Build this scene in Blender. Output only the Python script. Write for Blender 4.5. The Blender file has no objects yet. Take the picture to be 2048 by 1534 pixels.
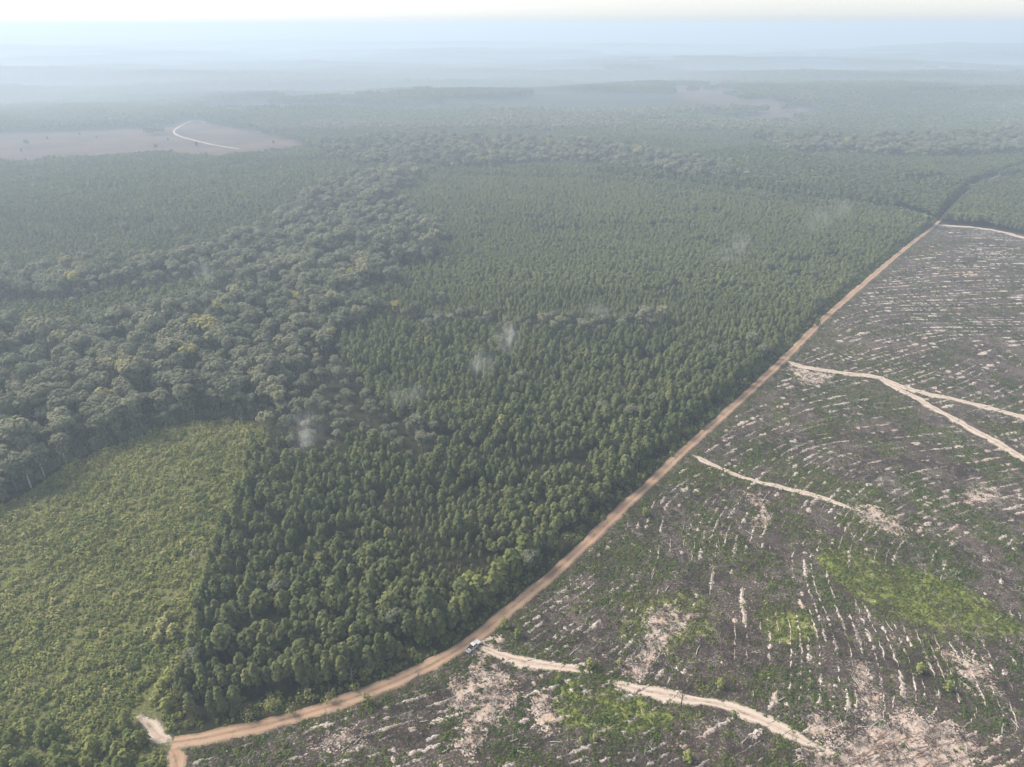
import bpy, math, random
import numpy as np

R = math.radians
random.seed(7)
rng = np.random.default_rng(7)
S = bpy.context.scene
COL = S.collection

# ------------------------------------------------------------------ camera
FPX = 1422.0                      # focal length of the drone camera in photo pixels (photo 2048 x 1534)
PITCH = R(26.8)                   # below the horizon
CAM_H = 185.0
cd = bpy.data.cameras.new('camera')
cam = bpy.data.objects.new('camera', cd)
COL.objects.link(cam)
cam.location = (0, 0, CAM_H)
cam.rotation_euler = (R(90) - PITCH, 0, 0)
cd.sensor_fit = 'HORIZONTAL'
cd.angle = 2 * math.atan(1024 / FPX)
cd.clip_start = 1.0
cd.clip_end = 90000
S.camera = cam

# ------------------------------------------------------------------ sky, sun, exposure
SUN_EL, SUN_AZ = R(46), R(-72)    # azimuth from +Y (the view direction) towards +X
w = bpy.data.worlds.new('World')
S.world = w
w.use_nodes = True
nt = w.node_tree
nt.nodes.clear()
wo = nt.nodes.new('ShaderNodeOutputWorld')
bg = nt.nodes.new('ShaderNodeBackground')
sky = nt.nodes.new('ShaderNodeTexSky')
sky.sky_type = 'NISHITA'
sky.sun_disc = False
sky.sun_elevation = SUN_EL
sky.sun_rotation = SUN_AZ
sky.altitude = 150
sky.air_density = 1.0
sky.dust_density = 0.8
sky.ozone_density = 1.0
hs = nt.nodes.new('ShaderNodeHueSaturation')      # thin overcast greys the whole dome evenly
hs.inputs['Saturation'].default_value = 0.30
nt.links.new(sky.outputs[0], hs.inputs['Color'])
nt.links.new(hs.outputs[0], bg.inputs[0])
bg.inputs[1].default_value = 0.085
nt.links.new(bg.outputs[0], wo.inputs[0])

sl = bpy.data.lights.new('sun', 'SUN')
sl.energy = 3.0
sl.angle = R(24)
sl.color = (1.0, 0.91, 0.78)
sun = bpy.data.objects.new('sun', sl)
COL.objects.link(sun)
sun.location = (-200, 300, 400)
sun.rotation_euler = (R(90) - SUN_EL, 0, R(180) - SUN_AZ)

S.view_settings.view_transform = 'Standard'
S.view_settings.look = 'None'
S.view_settings.gamma = 1.0
S.view_settings.use_curve_mapping = False
S.view_settings.exposure = 1.24
cy = S.cycles
cy.max_bounces = 6
cy.diffuse_bounces = 3
cy.glossy_bounces = 2
cy.transmission_bounces = 2
cy.volume_bounces = 2
cy.use_denoising = True
cy.caustics_reflective = False
cy.caustics_refractive = False

# ------------------------------------------------------------------ helpers
cp, sp = math.cos(PITCH), math.sin(PITCH)

def at(u, v, z=0.0):
    """ground point (height z) that the photo shows at pixel u, v: survey helper"""
    a, b = (u - 1024) / FPX, (767 - v) / FPX
    d = (a, cp + b * sp, -sp + b * cp)
    k = (z - CAM_H) / d[2]
    return (d[0] * k, d[1] * k)

def ats(pts, z=0.0):
    return np.array([at(u, v, z) for u, v in pts])

def to_px(x, y, z=0.0):
    x, y = np.asarray(x, float), np.asarray(y, float)
    dz = z - CAM_H
    depth = y * cp - dz * sp
    return 1024 + FPX * x / depth, 767 - FPX * (y * sp + dz * cp) / depth

def hash2(ix, iy, s):
    n = (ix.astype(np.int64) * 374761393 + iy.astype(np.int64) * 668265263 + s * 1442695041) & 0xFFFFFFFF
    n = ((n ^ (n >> 13)) * 1274126177) & 0xFFFFFFFF
    n = n ^ (n >> 16)
    return (n & 0xFFFFFF) / float(0xFFFFFF)

def vnoise(x, y, s=0):
    x, y = np.asarray(x, float), np.asarray(y, float)
    ix, iy = np.floor(x), np.floor(y)
    fx, fy = x - ix, y - iy
    fx, fy = fx * fx * (3 - 2 * fx), fy * fy * (3 - 2 * fy)
    a, b = hash2(ix, iy, s), hash2(ix + 1, iy, s)
    c, d = hash2(ix, iy + 1, s), hash2(ix + 1, iy + 1, s)
    return (a * (1 - fx) + b * fx) * (1 - fy) + (c * (1 - fx) + d * fx) * fy

def fbm(x, y, s=0, o=4):
    t, a, n = 0.0, 0.5, 0.0
    for k in range(o):
        t = t + a * vnoise(np.asarray(x) * 2 ** k, np.asarray(y) * 2 ** k, s + k * 17)
        n += a
        a *= 0.5
    return t / n

def sstep(a, b, x):
    t = np.clip((np.asarray(x, float) - a) / (b - a), 0, 1)
    return t * t * (3 - 2 * t)

def inside(px, py, poly):
    px, py = np.asarray(px, float), np.asarray(py, float)
    r = np.zeros(px.shape, bool)
    n = len(poly)
    for i in range(n):
        x1, y1 = poly[i]
        x2, y2 = poly[(i + 1) % n]
        c = ((y1 > py) != (y2 > py))
        with np.errstate(divide='ignore', invalid='ignore'):
            r ^= c & (px < (x2 - x1) * (py - y1) / (y2 - y1 + 1e-12) + x1)
    return r

def dist_line(px, py, line):
    px, py = np.asarray(px, float), np.asarray(py, float)
    d = np.full(px.shape, 1e9)
    for (x1, y1), (x2, y2) in zip(line[:-1], line[1:]):
        dx, dy = x2 - x1, y2 - y1
        t = np.clip(((px - x1) * dx + (py - y1) * dy) / (dx * dx + dy * dy + 1e-9), 0, 1)
        d = np.minimum(d, np.hypot(px - x1 - t * dx, py - y1 - t * dy))
    return d

def soft_poly(px, py, poly, wdt):
    """1 inside, 0 outside, soft over wdt metres"""
    d = dist_line(px, py, list(poly) + [poly[0]])
    s = np.where(inside(px, py, poly), d, -d)
    return np.clip(0.5 + s / (2 * wdt), 0, 1)

def smooth_line(pts, n):
    """Catmull-Rom resample"""
    P = np.array(pts, float)
    P = np.vstack([2 * P[0] - P[1], P, 2 * P[-1] - P[-2]])
    out = []
    for i in range(1, len(P) - 2):
        L = np.hypot(*(P[i + 1] - P[i]))
        k = max(2, int(L / n))
        for j in range(k):
            t = j / k
            out.append(0.5 * ((2 * P[i]) + (-P[i - 1] + P[i + 1]) * t + (2 * P[i - 1] - 5 * P[i] + 4 * P[i + 1] - P[i + 2]) * t * t
                              + (-P[i - 1] + 3 * P[i] - 3 * P[i + 1] + P[i + 2]) * t ** 3))
    out.append(P[-2])
    return np.array(out)

def terrain(x, y):
    x, y = np.asarray(x, float), np.asarray(y, float)
    d = np.hypot(x, y)
    near = sstep(250, 700, d) * 5.0 * (fbm(x / 210, y / 210, 3, 2) - 0.5)
    far = sstep(1200, 2600, d) * 72.0 * (fbm(x / 1300 + 3.1, y / 700, 5, 3) - 0.52)
    vfar = sstep(3000, 7000, d) * 60.0 * (fbm(x / 3600, y / 1500 + 7.7, 8, 3) - 0.55)
    return near + far + vfar

# ---- materials
class NT:
    def __init__(self, name):
        self.m = bpy.data.materials.new(name)
        self.m.use_nodes = True
        self.t = self.m.node_tree
        self.t.nodes.clear()
        self.out = self.t.nodes.new('ShaderNodeOutputMaterial')
    def n(self, typ, **kw):
        nd = self.t.nodes.new(typ)
        for k, v in kw.items():
            setattr(nd, k, v)
        return nd
    def l(self, a, b):
        self.t.links.new(a, b)
    def val(self, sock, v):
        if hasattr(v, 'is_output'):
            self.l(v, sock)
        else:
            sock.default_value = v
    def noise(self, vec, scale, detail=4, rough=0.6, dist=0.0):
        nd = self.n('ShaderNodeTexNoise')
        self.l(vec, nd.inputs['Vector'])
        nd.inputs['Scale'].default_value = scale
        nd.inputs['Detail'].default_value = detail
        nd.inputs['Roughness'].default_value = rough
        nd.inputs['Distortion'].default_value = dist
        return nd.outputs['Fac']
    def mix(self, f, a, b):
        nd = self.n('ShaderNodeMix', data_type='RGBA')
        self.val(nd.inputs[0], f)
        self.val(nd.inputs[6], a if hasattr(a, 'is_output') else (*a, 1))
        self.val(nd.inputs[7], b if hasattr(b, 'is_output') else (*b, 1))
        return nd.outputs[2]
    def math(self, op, a, b=0.0, clamp=False):
        nd = self.n('ShaderNodeMath', operation=op, use_clamp=clamp)
        self.val(nd.inputs[0], a)
        self.val(nd.inputs[1], b)
        return nd.outputs[0]
    def step(self, x, a, b):
        nd = self.n('ShaderNodeMapRange', interpolation_type='SMOOTHSTEP')
        self.val(nd.inputs[0], x)
        nd.inputs[1].default_value = a
        nd.inputs[2].default_value = b
        return nd.outputs[0]
    def attr(self, name, typ='GEOMETRY'):
        return self.n('ShaderNodeAttribute', attribute_name=name, attribute_type=typ)
    def pos(self):
        return self.n('ShaderNodeNewGeometry').outputs['Position']
    def bsdf(self, col, rough=0.9, bump=None, bstr=0.4, bdist=0.2, spec=0.15, metallic=0.0):
        b = self.n('ShaderNodeBsdfPrincipled')
        self.val(b.inputs['Base Color'], col if hasattr(col, 'is_output') else (*col, 1))
        b.inputs['Roughness'].default_value = rough
        b.inputs['Specular IOR Level'].default_value = spec
        b.inputs['Metallic'].default_value = metallic
        if bump is not None:
            bp = self.n('ShaderNodeBump')
            bp.inputs['Strength'].default_value = bstr
            bp.inputs['Distance'].default_value = bdist
            self.l(bump, bp.inputs['Height'])
            self.l(bp.outputs[0], b.inputs['Normal'])
        self.l(b.outputs[0], self.out.inputs['Surface'])
        return b

def leaf_mat(name, ca, cb, cc, trans=0.25):
    """foliage: tint (per plant) blends ca -> cb -> cc, fine noise varies leaf clumps"""
    m = NT(name)
    tint = m.attr('tint', 'INSTANCER').outputs['Fac']
    c1 = m.mix(m.step(tint, 0.0, 0.6), ca, cb)
    c2 = m.mix(m.step(tint, 0.7, 1.0), c1, cc)
    nz = m.noise(m.pos(), 1.3, 2, 0.6)
    hv = m.n('ShaderNodeHueSaturation')
    m.l(c2, hv.inputs['Color'])
    m.l(m.math('ADD', m.math('MULTIPLY', nz, 0.9), 0.55), hv.inputs['Value'])
    d = m.n('ShaderNodeBsdfDiffuse')
    t = m.n('ShaderNodeBsdfTranslucent')
    m.l(hv.outputs[0], d.inputs[0])
    m.l(hv.outputs[0], t.inputs[0])
    mx = m.n('ShaderNodeMixShader')
    mx.inputs[0].default_value = trans
    m.l(d.outputs[0], mx.inputs[1])
    m.l(t.outputs[0], mx.inputs[2])
    m.l(mx.outputs[0], m.out.inputs['Surface'])
    return m.m

def plain_mat(name, col, col2=None, scale=3.0, rough=0.9, spec=0.15, metallic=0.0):
    m = NT(name)
    c = col if col2 is None else m.mix(m.step(m.noise(m.pos(), scale, 4), 0.35, 0.65), col, col2)
    m.bsdf(c, rough, spec=spec, metallic=metallic)
    return m.m

PINE = leaf_mat('pine_needles', (0.106, 0.126, 0.056), (0.156, 0.174, 0.074), (0.225, 0.230, 0.092))
HARD = leaf_mat('hardwood_leaves', (0.142, 0.154, 0.102), (0.205, 0.208, 0.140), (0.290, 0.270, 0.105))
BRUSH = leaf_mat('brush_leaves', (0.110, 0.140, 0.048), (0.235, 0.250, 0.084), (0.300, 0.285, 0.130))
WEED = leaf_mat('weed_leaves', (0.070, 0.104, 0.034), (0.130, 0.158, 0.048), (0.225, 0.225, 0.095))
BARK = plain_mat('pine_bark', (0.10, 0.075, 0.055), (0.16, 0.125, 0.10), 2.0)
PALEBARK = plain_mat('pale_bark', (0.30, 0.28, 0.25), (0.48, 0.46, 0.42), 1.5)
GREYBARK = plain_mat('grey_bark', (0.13, 0.115, 0.10), (0.22, 0.20, 0.175), 1.5)
DEADWOOD = plain_mat('bleached_wood', (0.30, 0.27, 0.24), (0.44, 0.41, 0.37), 2.5)
DARKWOOD = plain_mat('dark_slash', (0.045, 0.034, 0.031), (0.095, 0.075, 0.066), 1.2)

# ---- mesh building
class MB:
    def __init__(self):
        self.v, self.f, self.mi = [], [], []
    def add(self, verts, faces, mi=0):
        o = len(self.v)
        self.v.extend([tuple(map(float, p)) for p in verts])
        self.f.extend([tuple(i + o for i in fc) for fc in faces])
        self.mi.extend([mi] * len(faces))
    def tube(self, pts, rad, n=6, mi=0, cap=True):
        pts = [np.array(p, float) for p in pts]
        rings = []
        for i, p in enumerate(pts):
            d = pts[min(i + 1, len(pts) - 1)] - pts[max(i - 1, 0)]
            d = d / (np.linalg.norm(d) + 1e-9)
            a = np.cross(d, (0, 0, 1) if abs(d[2]) < 0.9 else (1, 0, 0))
            a /= np.linalg.norm(a)
            b = np.cross(d, a)
            rings.append([p + rad[i] * (math.cos(2 * math.pi * k / n) * a + math.sin(2 * math.pi * k / n) * b) for k in range(n)])
        vs = [q for r_ in rings for q in r_]
        fs = []
        for i in range(len(pts) - 1):
            for k in range(n):
                fs.append((i * n + k, i * n + (k + 1) % n, (i + 1) * n + (k + 1) % n, (i + 1) * n + k))
        if cap:
            fs.append(tuple(range(n))[::-1])
            fs.append(tuple((len(pts) - 1) * n + k for k in range(n)))
        self.add(vs, fs, mi)
    def box(self, x0, x1, y0, y1, z0, z1, mi=0, b=0.0):
        if b <= 0:
            vs = [(x, y, z) for z in (z0, z1) for y in (y0, y1) for x in (x0, x1)]
            self.add(vs, [(0, 2, 3, 1), (4, 5, 7, 6), (0, 1, 5, 4), (2, 6, 7, 3), (0, 4, 6, 2), (1, 3, 7, 5)], mi)
            return
        prof = [(x0 + b, y0), (x1 - b, y0), (x1, y0 + b), (x1, y1 - b), (x1 - b, y1), (x0 + b, y1), (x0, y1 - b), (x0, y0 + b)]
        cx, cy_ = (x0 + x1) / 2, (y0 + y1) / 2
        kx, ky = 1 - 2 * b / (x1 - x0), 1 - 2 * b / (y1 - y0)
        vs = [(x, y, z0) for x, y in prof] + [(x, y, z1 - b) for x, y in prof] + [(cx + (x - cx) * kx, cy_ + (y - cy_) * ky, z1) for x, y in prof]
        fs = [tuple(range(8))[::-1], tuple(range(16, 24))]
        for r_ in (0, 8):
            for k in range(8):
                fs.append((r_ + k, r_ + (k + 1) % 8, r_ + 8 + (k + 1) % 8, r_ + 8 + k))
        self.add(vs, fs, mi)
    def quads(self, Q, mi=0):
        """Q: (n,4,3)"""
        o = len(self.v)
        self.v.extend(map(tuple, Q.reshape(-1, 3).tolist()))
        self.f.extend([(o + 4 * i, o + 4 * i + 1, o + 4 * i + 2, o + 4 * i + 3) for i in range(len(Q))])
        self.mi.extend([mi] * len(Q))
    def mesh(self, name, mats):
        me = bpy.data.meshes.new(name)
        me.from_pydata(self.v, [], self.f)
        for m in mats:
            me.materials.append(m)
        if len(mats) > 1:
            me.polygons.foreach_set('material_index', self.mi)
        me.update()
        return me

def link(name, me, parent=None, **props):
    o = bpy.data.objects.new(name, me)
    COL.objects.link(o)
    if parent is not None:
        o.parent = parent
    for k, v in props.items():
        o[k] = v
    return o

def thing(name, label, cat, loc, rz=0.0, scl=(1, 1, 1), group=None):
    o = bpy.data.objects.new(name, None)
    COL.objects.link(o)
    o.empty_display_size = 0.5
    o.location = loc
    o.rotation_euler = (0, 0, rz)
    o.scale = scl
    o['label'] = label
    o['category'] = cat
    if group:
        o['group'] = group
    return o

def tag(o, label, cat, group=None):
    o['label'] = label
    o['category'] = cat
    if group:
        o['group'] = group
    return o

def cards(P, N, size, rg, asp=1.0, jit=0.30):
    """leaf clump quads at P facing roughly N"""
    n = len(P)
    N = N + rg.normal(0, jit, (n, 3))
    N /= np.linalg.norm(N, axis=1, keepdims=True) + 1e-9
    A = np.cross(N, rg.normal(0, 1, (n, 3)))
    A /= np.linalg.norm(A, axis=1, keepdims=True) + 1e-9
    B = np.cross(N, A)
    s = (size * rg.uniform(0.65, 1.3, n))[:, None]
    Bs = B * s * asp
    As = A * s
    w1 = rg.uniform(0.4, 1.0, (n, 1))
    return np.stack([P - As * 0.5 - Bs * 0.5 * w1, P + As * 0.5 * w1 - Bs * 0.5, P + As * 0.5 + Bs * 0.5 * w1, P - As * 0.5 * w1 + Bs * 0.5], axis=1)

def pine_crown_q(seed, H=11.0, CL=7.6, RR=1.85, nq=280, size=0.74):
    rg = np.random.default_rng(seed)
    t = rg.beta(1.15, 1.35, nq)
    prof = np.clip((t + 0.12) / 0.42, 0, 1) ** 0.8 * np.clip(1.01 - t, 0, 1) ** 0.46 * 1.12
    a = rg.uniform(0, 2 * math.pi, nq)
    lump = 1 + 0.26 * np.sin((2 + seed % 3) * a + seed + 5 * t) + 0.17 * np.sin(5 * a - 9 * t + seed * 1.7)
    whorl = 0.88 + 0.16 * np.cos(t * 2 * math.pi * 6 + rg.normal(0, 0.6, nq))
    rho = RR * prof * lump * whorl * rg.uniform(0.25, 1, nq) ** 0.30
    P = np.stack([rho * np.cos(a), rho * np.sin(a), H - CL + t * CL], 1)
    N = np.stack([np.cos(a), np.sin(a), 0.05 + 1.5 * t], 1)
    return cards(P, N, size, rg)

def trunk_mesh(name, H, r0, seed, mat, limbs=0, lean=0.3):
    rg = random.Random(seed)
    m = MB()
    lx, ly = rg.uniform(-lean, lean), rg.uniform(-lean, lean)
    pts = [(lx * (k / 4) ** 2 + rg.uniform(-.06, .06) * (k > 0), ly * (k / 4) ** 2, H * k / 4 - (0.4 if k == 0 else 0)) for k in range(5)]
    m.tube(pts, [r0 * 1.25, r0 * 0.9, r0 * 0.72, r0 * 0.5, r0 * 0.22], 6)
    for i in range(limbs):
        k = rg.uniform(0.45, 0.95)
        a = rg.uniform(0, 6.28)
        L = H * rg.uniform(0.22, 0.42)
        b = (lx * k * k, ly * k * k, H * k)
        q = [b, (b[0] + math.cos(a) * L * .45, b[1] + math.sin(a) * L * .45, b[2] + L * .35), (b[0] + math.cos(a) * L * .8, b[1] + math.sin(a) * L * .8, b[2] + L * .95)]
        m.tube(q, [r0 * .42, r0 * .28, r0 * .1], 5)
    return m.mesh(name, [mat])

def hard_crown_q(seed, H=18.0, RR=5.6, nl=12, per=46, size=1.05):
    rg = np.random.default_rng(seed)
    Q = []
    for i in range(nl):
        a = rg.uniform(0, 6.283)
        d = RR * 0.68 * math.sqrt(rg.uniform(0, 1))
        zc = H - 2.6 - 0.30 * d * d / RR * 2.2 + rg.uniform(-1.6, 0.7)
        lr = rg.uniform(1.6, 2.6)
        c = np.array([d * math.cos(a), d * math.sin(a), zc])
        v = rg.normal(0, 1, (per, 3))
        v /= np.linalg.norm(v, axis=1, keepdims=True)
        v[:, 2] = np.where(v[:, 2] < -0.25, -v[:, 2] * 0.6, v[:, 2])
        P = c + v * lr * np.array([1, 1, 0.92]) * rg.uniform(0.72, 1.05, (per, 1))
        Q.append(cards(P, v + np.array([0, 0, 0.45]) + (P - np.array([0, 0, H * .6])) * .06, size, rg))
    per2 = 80                     # lower skirt of hanging foliage
    a = rg.uniform(0, 6.283, per2)
    z = rg.uniform(H * 0.36, H * 0.72, per2)
    rr = RR * (0.42 + 0.42 * (z / H)) * rg.uniform(0.3, 1, per2) ** 0.5
    P = np.stack([rr * np.cos(a), rr * np.sin(a), z], 1)
    Q.append(cards(P, np.stack([np.cos(a), np.sin(a), 0.2 * np.ones(per2)], 1), size * 1.05, rg))
    return np.concatenate(Q)

def bush_q(seed, nq=46, h=1.0, r=1.0, size=0.42):
    rg = np.random.default_rng(seed)
    v = rg.normal(0, 1, (nq, 3))
    v /= np.linalg.norm(v, axis=1, keepdims=True)
    v[:, 2] = np.abs(v[:, 2])
    lump = 1 + 0.3 * np.sin(3 * np.arctan2(v[:, 1], v[:, 0]) + seed)
    P = v * np.array([r, r, h]) * (lump * rg.uniform(0.55, 1.05, nq))[:, None]
    return cards(P, v + np.array([0, 0, 0.3]), size, rg)

def qmesh(name, Q, mat):
    m = MB()
    m.quads(Q)
    return m.mesh(name, [mat])


def scatter(name, P, rz, scl, tint, meshes, rxy=None):
    """ONE object of kind stuff: copies of the meshes at the points P"""
    c = bpy.data.collections.new(name + '_kinds')
    for i, me in enumerate(meshes):
        c.objects.link(bpy.data.objects.new('%s_kind_%02d' % (name, i), me))
    n = len(P)
    me = bpy.data.meshes.new(name)
    me.vertices.add(n)
    me.vertices.foreach_set('co', np.asarray(P, np.float32).ravel())
    rot = np.zeros((n, 3), np.float32)
    rot[:, 2] = rz
    if rxy is not None:
        rot[:, :2] = rxy
    scl = np.asarray(scl, np.float32)
    if scl.ndim == 1:
        scl = np.repeat(scl[:, None], 3, 1)
    for nm, typ, key, d in (('rot', 'FLOAT_VECTOR', 'vector', rot), ('scl', 'FLOAT_VECTOR', 'vector', scl),
                            ('tint', 'FLOAT', 'value', np.asarray(tint, np.float32)),
                            ('idx', 'INT', 'value', rng.integers(0, len(meshes), n).astype(np.int32))):
        at_ = me.attributes.new(nm, typ, 'POINT')
        at_.data.foreach_set(key, np.ascontiguousarray(d).ravel())
    o = link(name, me, kind='stuff')
    g = bpy.data.node_groups.new(name, 'GeometryNodeTree')
    g.interface.new_socket('Geometry', in_out='INPUT', socket_type='NodeSocketGeometry')
    g.interface.new_socket('Geometry', in_out='OUTPUT', socket_type='NodeSocketGeometry')
    gi, go = g.nodes.new('NodeGroupInput'), g.nodes.new('NodeGroupOutput')
    ci = g.nodes.new('GeometryNodeCollectionInfo')
    ci.inputs[0].default_value = c
    ci.inputs[1].default_value = True
    ci.inputs[2].default_value = True
    ip = g.nodes.new('GeometryNodeInstanceOnPoints')
    ip.inputs['Pick Instance'].default_value = True
    def na(nm, typ):
        q = g.nodes.new('GeometryNodeInputNamedAttribute')
        q.data_type = typ
        q.inputs[0].default_value = nm
        return q.outputs[0]
    L = g.links.new
    L(gi.outputs[0], ip.inputs['Points'])
    L(ci.outputs[0], ip.inputs['Instance'])
    L(na('idx', 'INT'), ip.inputs['Instance Index'])
    L(na('rot', 'FLOAT_VECTOR'), ip.inputs['Rotation'])
    L(na('scl', 'FLOAT_VECTOR'), ip.inputs['Scale'])
    L(ip.outputs[0], go.inputs[0])
    md = o.modifiers.new('scatter', 'NODES')
    md.node_group = g
    return o

# ------------------------------------------------------------------ plan of the land (surveyed from the photo)
ROAD_PX = [(346, 1486), (430, 1473), (560, 1442), (660, 1412), (760, 1376), (850, 1336), (930, 1290), (1000, 1236), (1070, 1178), (1150, 1108),
           (1240, 1022), (1322, 945), (1400, 872), (1500, 782), (1575, 712), (1650, 636), (1740, 556), (1805, 504), (1872, 448), (1898, 418),
           (1930, 388), (1965, 366), (2060, 330), (2300, 240)]
ROAD = smooth_line(ats(ROAD_PX), 3.0)
SPURS = [
    (smooth_line(ats([(346, 1484), (349, 1510), (355, 1540), (352, 1600), (340, 1680)]), 2.0), 5.5, 'red'),
    (smooth_line(ats([(352, 1490), (322, 1474), (296, 1450), (276, 1432)]), 2.0), 6.5, 'sand'),
    (smooth_line(ats([(948, 1290), (975, 1300), (1040, 1322), (1152, 1338), (1185, 1347)]), 2.0), 5.2, 'sand'),
    (smooth_line(ats([(1215, 1362), (1240, 1369), (1300, 1384), (1430, 1408), (1520, 1440), (1600, 1478), (1650, 1500)]), 2.0), 5.2, 'sand'),
    (smooth_line(ats([(1385, 910), (1430, 932), (1490, 956), (1560, 974), (1640, 994), (1715, 1022)]), 2.0), 4.0, 'sand'),
    (smooth_line(ats([(1570, 722), (1610, 735), (1680, 746), (1752, 755), (1830, 782), (1930, 804), (2060, 838), (2200, 880)]), 3.0), 6.5, 'sand'),
    (smooth_line(ats([(1752, 755), (1830, 795), (1930, 850), (2000, 888), (2060, 925), (2200, 1010)]), 3.0), 6.5, 'sand'),
    (smooth_line(ats([(1874, 449), (1950, 456), (2005, 466), (2060, 482), (2200, 510)]), 3.0), 9.0, 'sand'),
    (smooth_line(ats([(412, 243), (385, 238), (352, 255), (355, 270), (420, 288), (480, 298)]), 8.0), 5.0, 'sand'),
]
CUT = [at(*p) for p in ROAD_PX[:19]] + [at(*p) for p in [(1950, 456), (2060, 474), (2400, 530)]] + [(560, 150), (300, 20), (-40, 20)] + [at(*p) for p in [(355, 1680), (352, 1534), (349, 1500)]]
CUT = np.array(CUT)
FIELD = np.array([at(*p) for p in [(548, 842), (420, 840), (330, 853), (240, 890), (150, 925), (40, 1000), (0, 1010), (-140, 1060)]] + [(-330, 80), (-250, 20)]
                 + [at(*p) for p in [(330, 1680), (335, 1534), (338, 1480), (352, 1440), (395, 1270), (440, 1120), (500, 930), (530, 880)]])
GAP = ats([(-120, 735), (0, 745), (60, 742), (110, 735), (120, 750), (60, 775), (0, 785), (-120, 800)])            # small grassy gap in the hardwoods
FARCUT = ats([(-300, 262), (0, 266), (330, 250), (380, 238), (520, 262), (630, 290), (520, 318), (400, 322), (330, 312), (180, 322), (0, 330), (-300, 340)])
FARFIELDS = [ats([(1330, 168), (1440, 172), (1490, 200), (1580, 215), (1660, 240), (1540, 255), (1400, 240), (1360, 205)]),
             ats([(1800, 138), (1850, 130), (1960, 140), (2048, 140), (2048, 151), (1900, 150), (1820, 151)]),
             ats([(1240, 166), (1330, 168), (1340, 174), (1250, 172)]),
             ats([(0, 158), (220, 160), (220, 164), (0, 165)]), ats([(640, 118), (980, 121), (980, 125), (640, 124)]),
             ats([(1500, 112), (1740, 114), (1740, 121), (1500, 120)])]
HW = [ats(p, 12) for p in (
    [(-400, 700), (0, 652), (110, 640), (230, 640), (330, 596), (430, 545), (470, 480), (560, 432), (620, 384), (700, 346), (790, 338), (850, 345), (770, 395), (830, 425),
     (900, 446), (880, 500), (770, 540), (730, 585), (770, 615), (690, 650), (690, 735), (790, 800), (885, 862), (850, 905), (760, 880), (700, 850), (610, 905), (560, 915), (545, 838), (300, 870), (-400, 1200)],
    [(-400, 610), (0, 548), (330, 508), (480, 470), (470, 520), (330, 548), (0, 592), (-400, 660)],
    [(600, 285), (900, 270), (1180, 285), (1440, 325), (1480, 350), (1320, 345), (1150, 318), (900, 330), (700, 322)],
    [(730, 600), (1000, 612), (1270, 606), (1330, 625), (1150, 642), (900, 640)],
    [(1500, 270), (1800, 280), (2100, 250), (2100, 300), (1850, 310), (1600, 300)])]
CORRIDORS = [ats([(1180, 352), (1400, 376), (1640, 402), (1790, 416), (1860, 444)]), ats([(1690, 335), (1800, 376), (1960, 370), (2080, 352)]),
             ats([(380, 345), (620, 330), (760, 330)])]
GREEN = [ats([(1640, 1100), (1720, 1110), (1800, 1130), (1900, 1160), (1990, 1215), (2060, 1260), (1990, 1275), (1900, 1262), (1800, 1235), (1700, 1185), (1640, 1130)]),
         ats([(1100, 1350), (1240, 1370), (1300, 1410), (1380, 1430), (1250, 1470), (1100, 1440)]),
         ats([(1250, 1200), (1400, 1190), (1420, 1260), (1330, 1300), (1240, 1280)]),
         ats([(1530, 1220), (1620, 1230), (1620, 1280), (1540, 1280)])]
SAND = [ats([(905, 1360), (960, 1335), (1010, 1345), (1030, 1400), (985, 1450), (940, 1500), (910, 1490), (935, 1430), (900, 1400)]),
        ats([(1610, 1440), (1660, 1420), (1690, 1470), (1640, 1480)]),
        ats([(1715, 1330), (1735, 1330), (1752, 1400), (1760, 1450), (1738, 1450), (1725, 1390)]),
        ats([(1590, 1490), (1660, 1480), (1700, 1520), (1680, 1580), (1600, 1560)]),
        ats([(1250, 1330), (1290, 1310), (1300, 1340), (1265, 1372)]), ats([(1060, 1400), (1100, 1380), (1110, 1440), (1080, 1460)]),
        ats([(1880, 1300), (1960, 1320), (1990, 1380), (1930, 1370)]), ats([(640, 1480), (700, 1465), (720, 1478), (660, 1500)]),
        ats([(1700, 1470), (1800, 1430), (1900, 1450), (1960, 1500), (1920, 1560), (1700, 1560), (1660, 1510)]),
        ats([(1710, 1010), (1760, 1015), (1820, 1060), (1800, 1075), (1730, 1045)]),
        ats([(1575, 735), (1650, 745), (1660, 765), (1610, 770)]),
        ats([(1500, 985), (1530, 1000), (1540, 1050), (1515, 1055)]),
        ats([(1930, 980), (1990, 975), (1990, 1000), (1940, 1005)]),
        ats([(1300, 1220), (1350, 1210), (1400, 1230), (1330, 1290), (1290, 1330), (1280, 1300)]),
        ats([(955, 1270), (1000, 1268), (985, 1310), (940, 1340), (950, 1300)])]

# ------------------------------------------------------------------ ground
yy = [25.0]
while yy[-1] < 30000:
    yy.append(yy[-1] * 1.0062 + 0.25)
yy = np.array(yy)
tt = np.linspace(-1.25, 1.25, 520)
GX = (yy[:, None] + 90) * tt[None, :]
GY = np.repeat(yy[:, None], len(tt), 1)
gx, gy = GX.ravel(), GY.ravel()
gz = terrain(gx, gy)
near = np.hypot(gx, gy) < 1100
m_cut = np.zeros(len(gx)); m_field = np.zeros(len(gx)); m_green = np.zeros(len(gx)); m_sand = np.zeros(len(gx)); m_far = np.zeros(len(gx))
nx, ny = gx[near], gy[near]
m_cut[near] = soft_poly(nx, ny, CUT, 2.0)
m_field[near] = np.maximum(soft_poly(nx, ny, FIELD, 2.0), soft_poly(nx, ny, GAP, 3.0))
m_green[near] = np.max([soft_poly(nx, ny, p, 7.0) for p in GREEN], 0)
m_sand[near] = np.max([soft_poly(nx, ny, p, 3.5) for p in SAND], 0)
fa = np.hypot(gx, gy) > 900
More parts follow.
